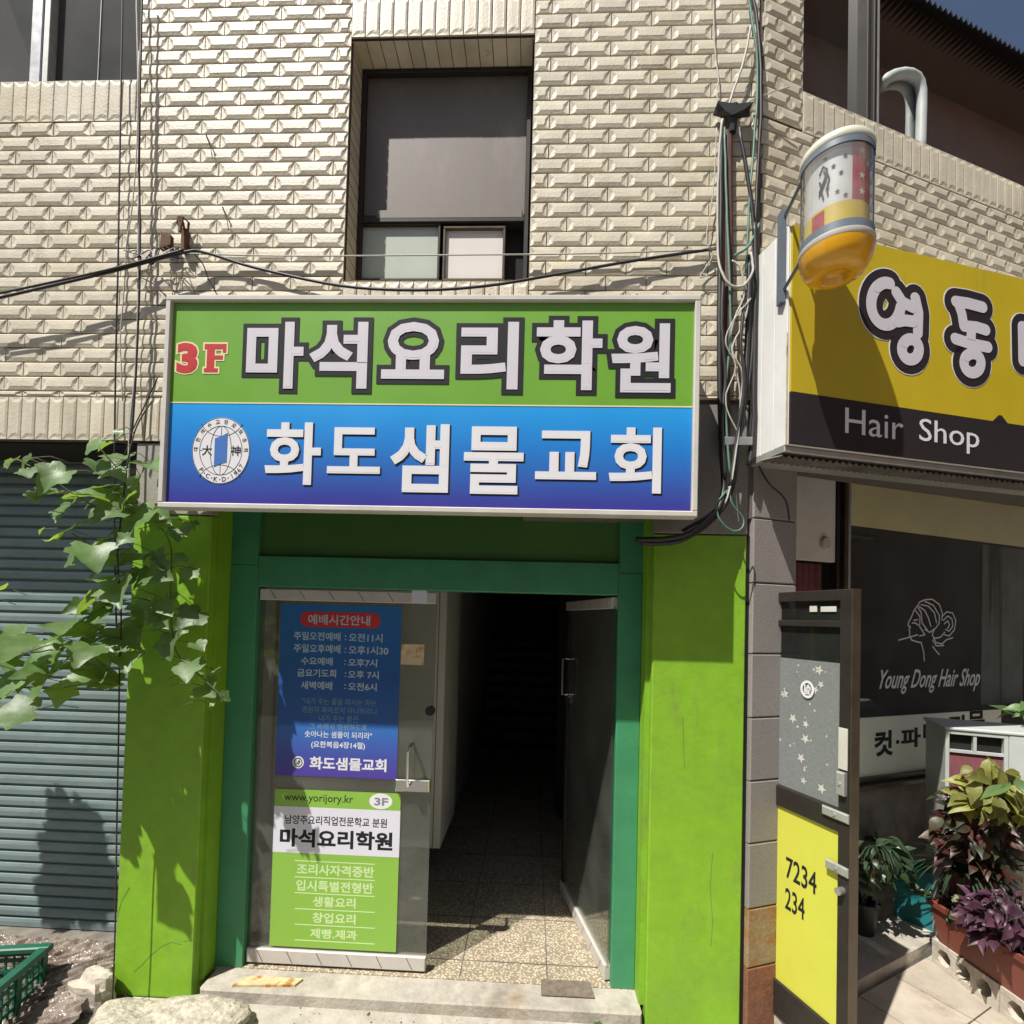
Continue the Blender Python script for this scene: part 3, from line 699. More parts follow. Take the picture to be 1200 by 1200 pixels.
# shop door leaf, swung out at right angles to the side wall
nr = at_y(996, 950, -.33)
DA = R(20+90)
FD = Frame(nr.x, nr.y, DA)                              # runs from the free edge back to the hinge
FD.n = -FD.n                                            # visible face looks towards the street entrance (left)
dW = .62; dz0, dz1 = .07, 2.17
f = MB(); st = .058
f.bbox(FD, 0, st, dz0, dz1, -.04, 0, .004); f.bbox(FD, dW-st, dW, dz0, dz1, -.04, 0, .004)
f.bbox(FD, st, dW-st, dz1-.05, dz1, -.04, 0, .003); f.bbox(FD, st, dW-st, dz0, dz0+.17, -.04, 0, .004)
zmid0, zmid1 = 1.10, 1.20
f.bbox(FD, st, dW-st, zmid0, zmid1, -.04, -.001, .004)
f.bbox(FD, st, dW-st, dz1-.17, dz1-.14, -.04, -.001, .003)
sdr = f.build('shop_door', M['dark'], B)
p = MB(); p.box(FD, st, dW-st, dz1-.14, dz1-.05, -.025, -.02); p.build('transom_pane', M['g_dark'], sdr)
p = MB(); p.box(FD, st, dW-st, zmid1, dz1-.17, -.025, -.02); p.build('pane', M['g_dark'], sdr)
zst = 1.84
p = MB(); p.box(FD, st+.002, dW-st-.002, zmid1+.002, zst, -.019, -.017); stf = p.build('star_film', mat('grey ribbed film', (.20, .215, .21), .5, .3, 60, .002, 200, stretch=(1, 1, 6)), sdr)
p = MB()
rnd = random.Random(5)
def star(mb, fr, a, z, r, rot, o0, o1, inner=.42, sq=1):
    pts = [(a+(r if k % 2 == 0 else r*inner)*sq*cos(rot+k*pi/5), z+(r if k % 2 == 0 else r*inner)*sin(rot+k*pi/5)) for k in range(10)]
    v = [fr.p(a, z, o1)]+[fr.p(x, y, o1) for x, y in pts]
    mb.add(v, [(0, 1+k, 1+(k+1) % 10) for k in range(10)])
for i in range(46):
    a_ = rnd.uniform(st+.02, dW-st-.02); z_ = rnd.uniform(zmid1+.03, zst-.03); star(p, FD, a_, z_, rnd.choice([.006, .008, .01, .02, .026]), rnd.uniform(0, 6), -.016, -.0155)
p.build('star_print', M['offwhite'], sdr)
p = MB()
zz = FD.at(945, 808)[1]; aa = FD.at(944, 808)[0]
strokes(p, FD, [arc(aa, zz, .032, .036, 0, 360, 22)], .006, -.010); 
glyph(p, FD, '실', (aa-.02, zz-.024, aa+.02, zz+.024), -.012, .001, .03); p.build('round_emblem', M['letterwhite'], sdr)
p = MB(); p.box(FD, st, dW-st, dz0+.17, zmid0, -.022, -.014); p.build('yellow_panel', mat('yellow door sheet', (.56, .56, .07), .45, .05, 3), sdr)
p = MB()
for txt, u0, v0, u1, v1 in (('7234', 921, 1006, 957, 1046), ('234', 920, 1046, 943, 1072)):
    e = FD.rect(u0, v0, u1, v1, -.0135)
    a0_, a1_ = sorted((e[0], e[2])); zc_ = (e[1]+e[3])/2
    FDr = Frame(0, 0, 0); FDr.O = FD.p(max(e[0], e[2]), 0, 0); FDr.e = -FD.e; FDr.n = FD.n
    p = MB(); glyph(p, FDr, txt, (0, zc_-.052, a1_-a0_, zc_+.052), -.0135, .001, .012); p.build('phone_number', M['letterdark'], sdr)
for bx_ in ((.012, .055, 1.38, 1.56, .0, .004), (st+.03, st+.11, dz1-.10, dz1-.075, -.018, -.014), (st+.13, st+.17, dz1-.10, dz1-.07, -.018, -.014)):
    p = MB(); p.bbox(FD, *bx_, .001); p.build('sticker', M['offwhite'], sdr)
for bx_ in ((.014, .052, 1.27, 1.37, .0, .022), (.0, .13, 1.155, 1.195, .0, .012), (.0, .11, .925, .965, .0, .012)):
    p = MB(); p.bbox(FD, *bx_, .005); p.tube([FD.p((bx_[0]+bx_[1])/2, (bx_[2]+bx_[3])/2, bx_[5]), FD.p((bx_[0]+bx_[1])/2, (bx_[2]+bx_[3])/2, bx_[5]+.004)], .007, 10); p.build('lock', M['alu_dull'], sdr)
p = MB(); p.tube([FD.p(.03, .86, 0), FD.p(.03, .86, .03)], .016, 14); p.build('knob', M['alu'], sdr)
p = MB(); p.bbox(FD, -.006, .0, dz0, dz1, -.045, .004, .002); p.build('edge_strip', M['bronze'], sdr)
# ---------------------------------------------------------------- church / cooking academy signboard
YO = .30
e = FA.rect(189, 345, 820, 600, YO)
e = (e[0], FA.at(500, 600, YO)[1], e[2], FA.at(500, 345, YO)[1])
sg = thing('signboard', 'wide green and blue lightbox sign in a white frame above the doorway', 'signboard', ((e[0]+e[2])/2, -.15, e[1]))
p = MB(); frame_mb(p, FA, e[0], e[1], e[2], e[3], .026, YO-.07, YO, .004); p.build('frame', M['offwhite'], sg)
p = MB(); p.box(FA, e[0]+.012, e[2]-.012, e[1]+.045, e[3]-.012, .03, YO-.071); p.build('housing', M['dark'], sg)
zmid = FA.at(500, 474, YO-.02)[1]
z0l = e[1]
p = MB(); p.box(FA, e[0]+.027, e[2]-.027, zmid, e[3]-.027, YO-.06, YO-.02); p.build('upper_face', mat('sign green', (.15, .36, .03), .38, .07, 3, stain=(.20, .30, .10), stain_s=(7, 7, .8), stain_lo=.66), sg)
p = MB(); p.box(FA, e[0]+.027, e[2]-.027, e[1]+.028, zmid-.0005, YO-.06, YO-.0202)
zz0, zz1 = .028, zmid-z0l
p.build('lower_face', ramp_mat('sign blue run', [(0, (.045, .035, .27, 1)), (.22, (.035, .09, .38, 1)), (.6, (.018, .20, .60, 1)), (1, (.02, .33, .78, 1))], zz0, zz1, .32), sg)
p = MB(); p.box(FA, e[0]+.027, e[2]-.027, zmid-.004, zmid+.002, YO-.0199, YO-.0185); p.build('divider_line', M['lettercream'], sg)
for (u0, v0, u1, v1) in ((290, 343, 293, 346), ): pass
O1 = YO-.0195
# scale fonts so that outer outline fills measured boxes
title = (('마', 284, 372, 361, 461), ('석', 358, 372, 436.5, 461), ('요', 442, 372, 527, 450), ('리', 534, 372, 613.5, 462), ('학', 622.6, 370, 711.5, 463), ('원', 711, 373.5, 792, 466))
for i, (ch, u0, v0, u1, v1) in enumerate(title):
    pd = MB(); pw = MB()
    bx = FA.rect(u0, v0, u1, v1, YO-.018)
    glyph(pd, FA, ch, bx, O1+.0007*(i % 2), .0020, .098, .098); glyph(pw, FA, ch, bx, O1+.0034, .0012, .030, .098)
    lt = pw.build('title_letter', M['letter'], sg); pd.build('letter_outline', M['letterdark'], lt)
for ch, u0, v0, u1, v1 in (('화', 311, 495, 376, 568), ('도', 384, 501, 446, 555), ('샘', 458, 497, 526, 577), ('물', 543.5, 500, 613.5, 579), ('교', 627.5, 505, 699, 562), ('회', 714, 501, 775, 578)):
    pd = MB(); pw = MB(); bx = FA.rect(u0, v0, u1, v1, YO-.018)
    glyph(pd, FA, ch, bx, O1, .001, .030, .024, .005, -.005); glyph(pw, FA, ch, bx, O1+.0015, .002, .024, .024)
    lt = pw.build('church_name_letter', M['letterwhite'], sg); pd.build('letter_edge', M['letterdark'], lt)
# 3F
pc = MB(); pr_ = MB()
def A_(u, v, o=YO-.018): return FA.at(u, v, o)
def seg(mb, u0, v0, u1, v1, g_, o0, o1):
    (a0, z1), (a1, z0) = A_(u0, v0), A_(u1, v1); mb.box(FA, a0-g_, a1+g_, z0-g_, z1+g_, o0, o1)
glyph(pc, FA, '3', FA.rect(205, 400, 233.5, 439, YO-.018), O1, .001, .095, .095); glyph(pr_, FA, '3', FA.rect(205, 400, 233.5, 439, YO-.018), O1+.0012, .001, .055, .095)
for mb, g_, oo in ((pc, .008, O1), (pr_, 0, O1+.0012)):
    k = 0
    for (u0, v0, u1, v1) in ((243, 404, 250.5, 435), (240, 403, 265, 409), (250, 416.5, 261, 421), (239, 431.5, 255, 436), (261.5, 403, 265, 413)):
        seg(mb, u0, v0, u1, v1, g_, oo, oo+.0008+.0001*k); k += 1
pc.build('floor_number_edge', M['lettercream'], sg); pr_.build('floor_number', M['letterred'], sg)
# emblem
cx, cz = A_(258.7, 528); ex_, ez_ = .139, .158
def ell(mb, rx, rz, o0, o1, n=48): mb.poly(FA, [(cx+rx*cos(2*pi*k/n), cz+rz*sin(2*pi*k/n)) for k in range(n)], o0, o1)
p = MB(); ell(p, ex_, ez_, O1, O1+.0010); p.build('emblem_disc', M['letterwhite'], sg)
p = MB(); lw = .0014; s_ = .735
L_ = [arc(cx, cz, ex_*s_, ez_*s_, 0, 360, 40), arc(cx, cz, ex_*.985, ez_*.985, 0, 360, 44), [(cx, cz-ez_*s_), (cx, cz+ez_*s_)], [(cx-ex_*s_, cz), (cx-.09, cz)], [(cx+.088, cz), (cx+ex_*s_, cz)],
      arc(cx, cz, ex_*.36, ez_*s_, 0, 360, 36), arc(cx, cz+ez_*1.05, ex_*.78, ez_*.62, 205, 335, 16), arc(cx, cz-ez_*1.05, ex_*.78, ez_*.62, 25, 155, 16)]
strokes(p, FA, L_, lw, O1+.0012, .00002)
for ch, da in (('大', -.066), ('神', .072)):
    glyph(p, FA, ch, (cx+da-.024, cz-.024, cx+da+.024, cz+.024), O1+.0016, .0006, .01)
def ringtext(mb, txt, d0, d1, flip):
    for i, ch in enumerate(txt):
        d = R(d0+(d1-d0)*i/max(1, len(txt)-1)); v, f = glyph_raw(ch, .01)
        if not v: continue
        x0, y0, x1, y1 = ext(v); s = .021/max(.5, (y1-y0), (x1-x0)); rr_ = .868
        px, pz = cx+ex_*rr_*cos(d), cz+ez_*rr_*sin(d); rot = d-pi/2 if not flip else d+pi/2
        b = len(mb.v); 
        for q in v:
            x, y = (q[0]-(x0+x1)/2)*s, (q[1]-(y0+y1)/2)*s
            mb.v.append(FA.p(px+x*cos(rot)-y*sin(rot), pz+x*sin(rot)+y*cos(rot), O1+.0018))
        for q in f: mb.f.append(tuple(b+i_ for i_ in q)); mb.c.append(1)
ringtext(p, '대한예수교장로회총회', 178, 2, False); ringtext(p, 'P.C.K.D.1967', 222, 328, True)
p.build('emblem_print', M['letterdark'], sg)
p = MB(); hw = .030
p.poly(FA, [(cx-hw, cz-.078), (cx-.0, cz-.062), (cx+hw, cz-.055), (cx+hw, cz+.085), (cx, cz+.067), (cx-hw, cz+.058)], O1+.0019, O1+.0025); p.build('emblem_book', M['letterblue'], sg)
p = MB()
for uu in (205, 425, 573, 748): 
    a_, z_ = FA.at(uu, 344, YO); p.tube([FA.p(a_, z_-.004, YO-.03), FA.p(a_, z_+.016, YO-.03)], .004, 6)
p.build('frame_screws', M['dark'], sg)
# ---------------------------------------------------------------- hair shop signboard
SP = R(15.5)
b0 = at_y(887, 400, .0); nS = Vector((sin(SP), -cos(SP), 0)); DS = .26
SG = Frame(b0.x, b0.y, SP)
zt0 = SG.at(928, 262, DS)[1]; zb0 = SG.at(926, 520, DS)[1]
a00 = SG.at(927, 390, DS)[0]; sl = 2.6
hs = thing('signboard', 'deep yellow and black hair shop sign with white end panel at the corner', 'signboard', SG.p(sl/2, zb0, DS/2))
p = MB(); p.bbox(SG, a00, sl, zb0, zt0, .0, DS-.012, .003); p.build('housing', M['white'], hs)
zbb = SG.at(1060, 478, DS)[1]
p = MB(); p.box(SG, a00+.004, sl, zbb, zt0-.004, DS-.011, DS); p.build('yellow_face', M['yellow_sign'], hs)
p = MB(); p.box(SG, a00+.004, sl, zb0+.004, zbb-.0005, DS-.011, DS+.0005); 
bu = SG.at(1172, 488, DS)[0]; p.poly(SG, [(bu-.05, zbb-.0006), (bu+.05, zbb-.0006), (bu+.01, zbb+.035), (bu-.01, zbb+.035)], DS-.005, DS+.001)
p.build('black_band', M['sign_black'], hs)
# white end panel facing the entrance
FE = Frame(0, 0, SP-pi/2); FE.O = SG.p(a00, 0, 0)+SG.n*0; FE.e = SG.n.copy(); FE.n = -SG.e
p = MB()
for (s0_, s1_) in ((.0, .080), (.083, .165), (.168, DS-.012)):
    p.bbox(FE, s0_, s1_, zb0, zt0, .001, .008, .002)
p.build('end_panel', M['white'], hs)
p = MB(); p.box(FE, DS-.016, DS-.010, zb0, zt0-.5, .0085, .0095); p.build('rust_streak', M['rustplate'], hs)
def bub(chs, strokes_px, r_in, r_out):
    pass
# rounded hangul built from brush strokes (measured on the sign)
def SQ(x, y): return SG.at(800+x/3, 300+y/3, DS)      # coordinates from the enlarged crop
def scirc(x, y, rx, ry, d0=0, d1=360, n=22): return [SQ(x+rx*cos(R(d0+(d1-d0)*i/n)), y-ry*sin(R(d0+(d1-d0)*i/n))) for i in range(n+1)]
yeong = [scirc(705, 165, 42, 72, 62, 392), [SQ(748, 130), SQ(770, 165), SQ(805, 182)], [SQ(752, 232), SQ(775, 228), SQ(808, 232)], [SQ(815, 150), SQ(826, 200), SQ(824, 272)], scirc(798, 330, 30, 36)]
yeong[0] = scirc(712, 170, 52, 74, 75, 350)
dong = [[SQ(957, 162), SQ(1000, 168), SQ(1052, 182)], [SQ(965, 168), SQ(978, 205), SQ(985, 248), SQ(1030, 252), SQ(1062, 262)], [SQ(1012, 252), SQ(1010, 295)], [SQ(955, 292), SQ(1010, 310), SQ(1070, 322)], scirc(1016, 378, 30, 34)]
mi = [[SQ(1190, 250), SQ(1245, 262), SQ(1245, 380), SQ(1192, 370), SQ(1190, 250)], [SQ(1330, 240), SQ(1330, 440)]]
yong = [scirc(1480, 330, 60, 50), [SQ(1450, 400), SQ(1450, 430)], [SQ(1510, 400), SQ(1510, 440)], [SQ(1400, 440), SQ(1570, 460)], scirc(1485, 520, 50, 42)]
for ch in (yeong, dong, mi, yong):
    q = MB(); strokes(q, SG, ch, .029, DS+.0045); lt = q.build('shop_name_letter', M['letter'], hs)
    p = MB(); strokes(p, SG, ch, .070, DS+.0022); p.build('letter_outline', M['sign_black'], lt)
    p = MB(); strokes(p, SG, ch, .0755, DS+.0010); p.build('letter_rim', M['letterwhite'], lt)
for wd_, bx_ in (('Hair', (990, 482.5, 1058, 512)), ('Shop', (1077, 495, 1147, 529))):
    p = MB(); glyph(p, SG, wd_, SG.rect(*bx_, DS), DS+.0015, .001, 0); p.build('shop_type_word', M['letterwhite'], hs)
# corrugated canopy edge under the sign
cn = MB(); zc = zb0-.05; nn = 70; cv = []; cf = []
for i in range(nn*4+1):
    a_ = a00-.02+(sl-a00)*i/(nn*4); dz = .008*sin(i*pi/2*1.0)
    cv += [SG.p(a_, zc+dz, DS-.03), SG.p(a_, zc+dz+.02, DS-.17)]
for i in range(nn*4): cf.append((2*i, 2*i+2, 2*i+3, 2*i+1))
cn.add(cv, cf); co = cn.build('corrugated_canopy', M['concrete_dk']); tag(co, 'rusty corrugated sheet running under the yellow hair shop sign', 'canopy')
p = MB(); p.bbox(SG, a00-.01, sl, zb0-.03, zb0-.003, .0, DS-.02, .003); p.build('sign_rail', M['alu_dull'], hs)
# ---------------------------------------------------------------- barber pole
bc = at_y(980, 240, -.46)
zb_t = at_y(980, 190, -.46).z; zb_b = at_y(980, 290, -.46).z
RB = .132
bp = thing('barber_pole', 'drum-shaped barber pole with cream cap and amber dome hanging by the yellow sign', 'barber pole', (bc.x, bc.y, zb_b-.08))
cb = Vector((bc.x, bc.y, 0))
def pl(prof, name, m, r0=1, smooth=True, par=bp, n=40): 
    q = MB(); q.lathe(cb, prof, n); return q.build(name, m, par, smooth=smooth)
pl([(RB*.985, zb_t-.01), (RB*1.03, zb_t-.005), (RB*1.035, zb_t+.022), (RB*.97, zb_t+.034), (RB*.80, zb_t+.050), (RB*.3, zb_t+.058), (0, zb_t+.059)], 'cap', M['cream_cap'])
pl([(RB*1.02, zb_t-.032), (RB*1.02, zb_t-.008)], 'upper_band', M['barber_band'])
pl([(RB*1.0, zb_b), (RB*1.0, zb_t-.008)], 'clear_cover', M['g_clear'])
pl([(RB*1.02, zb_b-.012), (RB*1.02, zb_b+.022)], 'lower_band', M['barber_band'])
pl([(RB*1.05, zb_b-.012), (RB*1.05, zb_b-.032), (RB*1.0, zb_b-.04)], 'rim', M['offwhite'])
pl([(RB*1.04, zb_b-.03), (RB*.98, zb_b-.075), (RB*.80, zb_b-.115), (RB*.52, zb_b-.130), (RB*.38, zb_b-.128), (RB*.36, zb_b-.10), (0, zb_b-.10)], 'dome', M['dome_y'])
# drum inside: white with red panel and yellow foot
Rd = RB*.86
def drum(zlo, zhi, d0, d1, r, name, m, n=24):
    q = MB(); v = []; f = []
    for i in range(n+1):
        A = R(d0+(d1-d0)*i/n); v += [(cb.x+r*cos(A), cb.y+r*sin(A), zlo), (cb.x+r*cos(A), cb.y+r*sin(A), zhi)]
    for i in range(n): f.append((2*i, 2*i+2, 2*i+3, 2*i+1))
    q.add(v, f); return q.build(name, m, bp, smooth=True)
H = zb_t-zb_b; zy = zb_b+H*.30
dm = drum(zy, zb_t-.01, 0, 360, Rd, 'drum', M['barber_white'], 40)
drum(zy+.001, zb_t-.01, -92, -20, Rd+.0015, 'red_panel', M['barber_red'])
drum(zb_b, zy, -200, 160, Rd+.002, 'yellow_foot', M['barber_yel'], 40)
drum(zb_b, zy-.01, -165, -140, Rd+.004, 'red_foot', M['barber_red'], 8)
q = MB(); qd = MB()
def dstar(mb, deg, z, r):
    v = [Vector((cb.x+(Rd+.003)*cos(R(deg)), cb.y+(Rd+.003)*sin(R(deg)), z))]
    for k in range(10):
        rr_ = r if k % 2 == 0 else r*.42; da = rr_*cos(k*pi/5+.3)/Rd; v.append(Vector((cb.x+(Rd+.003)*cos(R(deg)+da), cb.y+(Rd+.003)*sin(R(deg)+da), z+rr_*sin(k*pi/5+.3))))
    mb.add(v, [(0, 1+k, 1+(k+1) % 10) for k in range(10)])
for z_, d_ in ((.86, -72), (.74, -55), (.58, -72), (.40, -72)): dstar(q, d_, zb_b+H*z_, .017)
for z_, d_ in ((.80, -105), (.72, -125), (.62, -112), (.42, -118), (.36, -104), (.85, -140), (.5, -135)): dstar(qd, d_, zb_b+H*z_, .011)
q.build('white_stars', M['barber_white'], bp); 
# swirl ornament on the drum
def dp(deg, z, oo=.003): return Vector((cb.x+(Rd+oo)*cos(R(deg)), cb.y+(Rd+oo)*sin(R(deg)), zb_b+H*z))
for l in ([(-150,.70),(-143,.78),(-136,.72),(-138,.6),(-146,.5),(-142,.4)], [(-142,.72),(-138,.66),(-143,.58),(-150,.5)], [(-136,.68),(-132,.6),(-136,.5),(-134,.42)], [(-150,.62),(-146,.56),(-150,.46)]):
    qd.tube([dp(d, z_) for d, z_ in l], .0035, 6)
qd.build('grey_print', M['letterdark'], bp)
# bracket to sign corner
q = MB(); sc = SG.p(a00, 0, DS-.04)
for zz in (zb_t-.05, zb_b-.03):
    q.tube([Vector((sc.x-.01, sc.y, zz)), Vector((cb.x-RB*.95, cb.y+.02, zz)), Vector((cb.x-RB*.6, cb.y+RB*.6, zz))], .008, 8)
q.hexa([Vector((sc.x-.03, sc.y-.02, zb_b-.09)), Vector((sc.x-.008, sc.y-.02, zb_b-.09)), Vector((sc.x-.008, sc.y+.02, zb_b-.09)), Vector((sc.x-.03, sc.y+.02, zb_b-.09)),
        Vector((sc.x-.03, sc.y-.02, zb_t-.02)), Vector((sc.x-.008, sc.y-.02, zb_t-.02)), Vector((sc.x-.008, sc.y+.02, zb_t-.02)), Vector((sc.x-.03, sc.y+.02, zb_t-.02))])
q.build('bracket', M['barber_band'], bp)
# ---------------------------------------------------------------- posters on the left leaf
PO = -.184                                              # front face of the glass
def poster_box(u0, v0, u1, v1): return FA.rect(u0, v0, u1, v1, PO)
e = poster_box(326, 709, 468, 911)
po = thing('poster', 'blue worship times poster on the upper part of the glass door', 'poster', ((e[0]+e[2])/2, .184, e[1]))
p = MB(); p.box(FA, e[0], e[2], e[1], e[3], PO, PO+.0015)
p.build('sheet', ramp_mat('poster blue run', [(0, (.075, .045, .30, 1)), (.12, (.055, .075, .36, 1)), (.28, (.035, .15, .46, 1)), (.30, (.02, .09, .30, 1)), (.6, (.016, .085, .27, 1)), (1, (.018, .14, .36, 1))], 0, e[3]-e[1], .4), po)
T0 = PO+.0016
p = MB(); a0, z0, a1, z1 = FA.rect(352, 717.5, 446, 735.5, PO); hh = (z1-z0)/2
p.poly(FA, [(a1-hh+hh*cos(R(t_)), z0+hh+hh*sin(R(t_))) for t_ in range(-90, 91, 15)]+[(a0+hh+hh*cos(R(t_)), z0+hh+hh*sin(R(t_))) for t_ in range(90, 271, 15)], T0, T0+.0006); p.build('red_label', M['pred'], po)
def zpx(x, y): return 280+x/5, 680+y/5
m_times = mat('pale blue print', (.40, .50, .56), .5, .04, 3)
def line(mb, txt, x0, y0, x1, y1, off=.02, o=T0, fr=FA, f=zpx, PO_=PO, th=.0005):
    (u0, v0), (u1, v1) = f(x0, y0), f(x1, y1); glyph(mb, fr, txt, fr.rect(u0, v0, u1, v1, PO_), o, th, off)
pb = MB(); line(pb, '예배시간안내', 406, 203, 770, 263, .02, T0+.0008); pb.build('text_line', m_times, po)
for l in (('주일오전예배', 322, 303, 596, 352), ('주일오후예배', 322, 375, 596, 425), ('수요예배', 366, 450, 550, 497), ('금요기도회', 342, 520, 570, 567), ('새벽예배', 364, 592, 548, 640),
          ('오전11시', 645, 312, 842, 362), ('오후1시30', 643, 385, 876, 436), ('오후7시', 640, 460, 810, 507), ('오후 7시', 640, 530, 820, 577), ('오전6시', 640, 600, 808, 648),
          (':', 621, 322, 628, 352), (':', 621, 395, 628, 425), (':', 619, 466, 626, 496), (':', 621, 538, 628, 568), (':', 619, 608, 626, 638)):
    pb = MB(); line(pb, l[0], *l[1:]); pb.build('text_line', m_times, po)
for l in (('"내가 주는 물을 마시는 자는', 370, 693, 806, 732), ('영원히 목마르지 아니하리니', 370, 742, 806, 782), ('내가 주는 물은', 470, 792, 700, 830), ('그 속에서 영생하도록', 412, 842, 752, 880)): pb = MB(); line(pb, *l, .005); pb.build('text_line', M['pdim'], po)
for l in (('솟아나는 샘물이 되리라"', 386, 886, 780, 925, .01), ('(요한복음4장14절)', 424, 945, 740, 990, .02), ('화도샘물교회', 415, 1040, 865, 1115, .03)):
    pb = MB(); line(pb, *l); pb.build('text_line', M['letterwhite'], po)

p = MB(); a_, z_ = FA.at(*zpx(348, 1066), PO); p.poly(FA, [(a_+.032*cos(k*pi/12), z_+.033*sin(k*pi/12)) for k in range(24)], T0, T0+.0006); p.build('small_emblem', M['letterwhite'], po)
p = MB(); strokes(p, FA, [arc(a_, z_, .022, .023, 0, 360, 20), [(a_-.008, z_-.012), (a_+.006, z_+.012)], [(a_+.002, z_-.012), (a_+.010, z_+.006)]], .0022, T0+.0012); p.build('small_emblem_print', M['letterdark'], po)
e = poster_box(319, 927, 467, 1112)
pg = thing('poster', 'green and white cooking class poster on the lower part of the glass door', 'poster', ((e[0]+e[2])/2, .184, e[1]))
def z3(x, y): return 280+x/4.617, 900+y/4.615
p = MB(); p.box(FA, e[0], e[2], e[1], e[3], PO, PO+.0015); p.build('sheet', M['pgreen'], pg)
w0 = FA.rect(*z3(192, 218), *z3(862, 468), PO); p = MB(); p.box(FA, e[0]-.0008, e[2]+.0008, w0[1], w0[3], PO+.0002, T0+.0003); p.build('white_band', M['pwhite'], pg)
for l in (('www.yorijory.kr', 245, 140, 618, 195, .0, T0), ('남양주요리직업전문학교 분원', 250, 262, 802, 312, .015, T0+.0004), ('마석요리학원', 222, 335, 832, 435, .035, T0+.0004)):
    p = MB(); line(p, *l, f=z3); p.build('text_line', M['letterdark'], pg)
p = MB()
for l in (('조리사자격증반', 314, 525, 733, 585), ('입시특별전형반', 310, 612, 728, 672), ('생활요리', 400, 698, 632, 755), ('창업요리', 398, 785, 632, 842), ('제빵.제과', 386, 872, 640, 925)): p = MB(); line(p, *l, .03, T0, f=z3); p.build('text_line', M['pline'], pg)
for yy in (510, 598, 684, 770, 855, 940):
    p = MB(); r = FA.rect(*z3(302, yy-2.5), *z3(736, yy+2.5), PO); p.box(FA, r[0], r[2], r[1], r[3], T0-.0004, T0+.0004); p.build('ruled_line', M['pline'], pg)
p = MB(); a_, z_ = FA.at(*z3(768, 180), PO); p.poly(FA, [(a_+.064*cos(k*pi/14), z_+.042*sin(k*pi/14)) for k in range(28)], T0, T0+.0006); p.build('floor_badge', M['letterwhite'], pg)
p = MB(); line(p, '3F', 733, 160, 808, 203, .03, T0+.0008, f=z3); p.build('floor_badge_print', mat('grey print', (.22, .22, .27), .5, .04, 3), pg)
# stickers
e = poster_box(470, 755, 497, 779); p = MB(); p.box(FA, e[0], e[2], e[1], e[3], PO, PO+.001); s1 = p.build('sticker', M['rustplate'])
tag(s1, 'small faded cream sticker on the glass right of the blue poster', 'sticker')
e = FA.rect(482, 690, 500, 707, -.16); p = MB(); p.box(FA, e[0], e[2], e[1], e[3], -.1695, -.1685); s2 = p.build('sticker', M['pwhite']); tag(s2, 'tiny grey maker sticker at the top corner of the glass door', 'sticker')
# door closer plates on the floor
e0, e1 = ground_at(634, 1168, ZS), ground_at(690, 1130, ZS)
p = MB(); p.hexa([(e0.x, e0.y, ZS+.0065), (e1.x, e0.y+.002, ZS+.0065), (e1.x-.012, e0.y+.115, ZS+.0065), (e0.x+.002, e0.y+.115, ZS+.0065), (e0.x, e0.y, ZS+.011), (e1.x, e0.y+.002, ZS+.011), (e1.x-.012, e0.y+.115, ZS+.011), (e0.x+.002, e0.y+.115, ZS+.011)])
o = p.build('floor_hinge_plate', M['plate']); tag(o, 'square worn steel floor plate under the open right door', 'floor plate')
e0 = ground_at(272, 1157, ZS); e1 = ground_at(350, 1157, ZS)
p = MB(); p.hexa([(e0.x, e0.y, ZS+.001), (e1.x-.02, e1.y, ZS+.001), (e1.x, e0.y+.075, ZS+.001), (e0.x+.035, e0.y+.075, ZS+.001), (e0.x, e0.y, ZS+.012), (e1.x-.02, e1.y, ZS+.012), (e1.x, e0.y+.075, ZS+.012), (e0.x+.035, e0.y+.075, ZS+.012)])
o = p.build('floor_hinge_plate', M['rustplate']); tag(o, 'rust streaked pale floor plate under the closed left door', 'floor plate')
# ---------------------------------------------------------------- cables
def wall_pts(l, Y=0, wob=0.0, seed=0, sub=5):
    rn = random.Random(seed); pts = [at_y(u, v, -(d if d is not None else .03)) for u, v, d in l]
    out = []
    n = len(pts)
    for i in range(n-1):                                # Catmull-Rom
        p0, p1, p2, p3 = pts[max(i-1, 0)], pts[i], pts[i+1], pts[min(i+2, n-1)]
        for k in range(sub):
            s = k/sub; q = .5*((2*p1)+(p2-p0)*s+(2*p0-5*p1+4*p2-p3)*s*s+(3*p1-p0-3*p2+p3)*s**3)
            out.append(q+Vector((rn.uniform(-wob, wob), rn.uniform(-wob, wob)*.5, rn.uniform(-wob, wob))))
    out.append(pts[-1]); return out
def cable(l, r, m, label, group=None, wob=.0, seed=0, name='cable', cat='cable'):
    q = MB(); q.tube(wall_pts(l, wob=wob, seed=seed), r, 7); o = q.build(name, M[m], smooth=True); return tag(o, label, cat, group)
cable([(-40, 358, .10), (60, 335, .10), (140, 316, .09), (215, 296, .08), (240, 296, .06), (300, 314, .04), (400, 335, .05), (490, 340, .06), (570, 335, .06), (650, 322, .05), (740, 306, .05), (842, 291, .04)], .0075, 'wire_b', 'thick black cable sagging across the tiles just above the green and blue sign', name='cable')
cable([(-40, 352, .12), (60, 331, .12), (140, 313, .10), (215, 293, .085)], .006, 'wire_b', 'second black cable rising from the left edge to the rusty wall anchor')
cable([(218, 297, .05), (330, 300, .045), (520, 299, .045), (700, 297, .045), (842, 292, .045)], .0035, 'wire_w', 'thin pale wire strung straight past the bottom of the middle window')
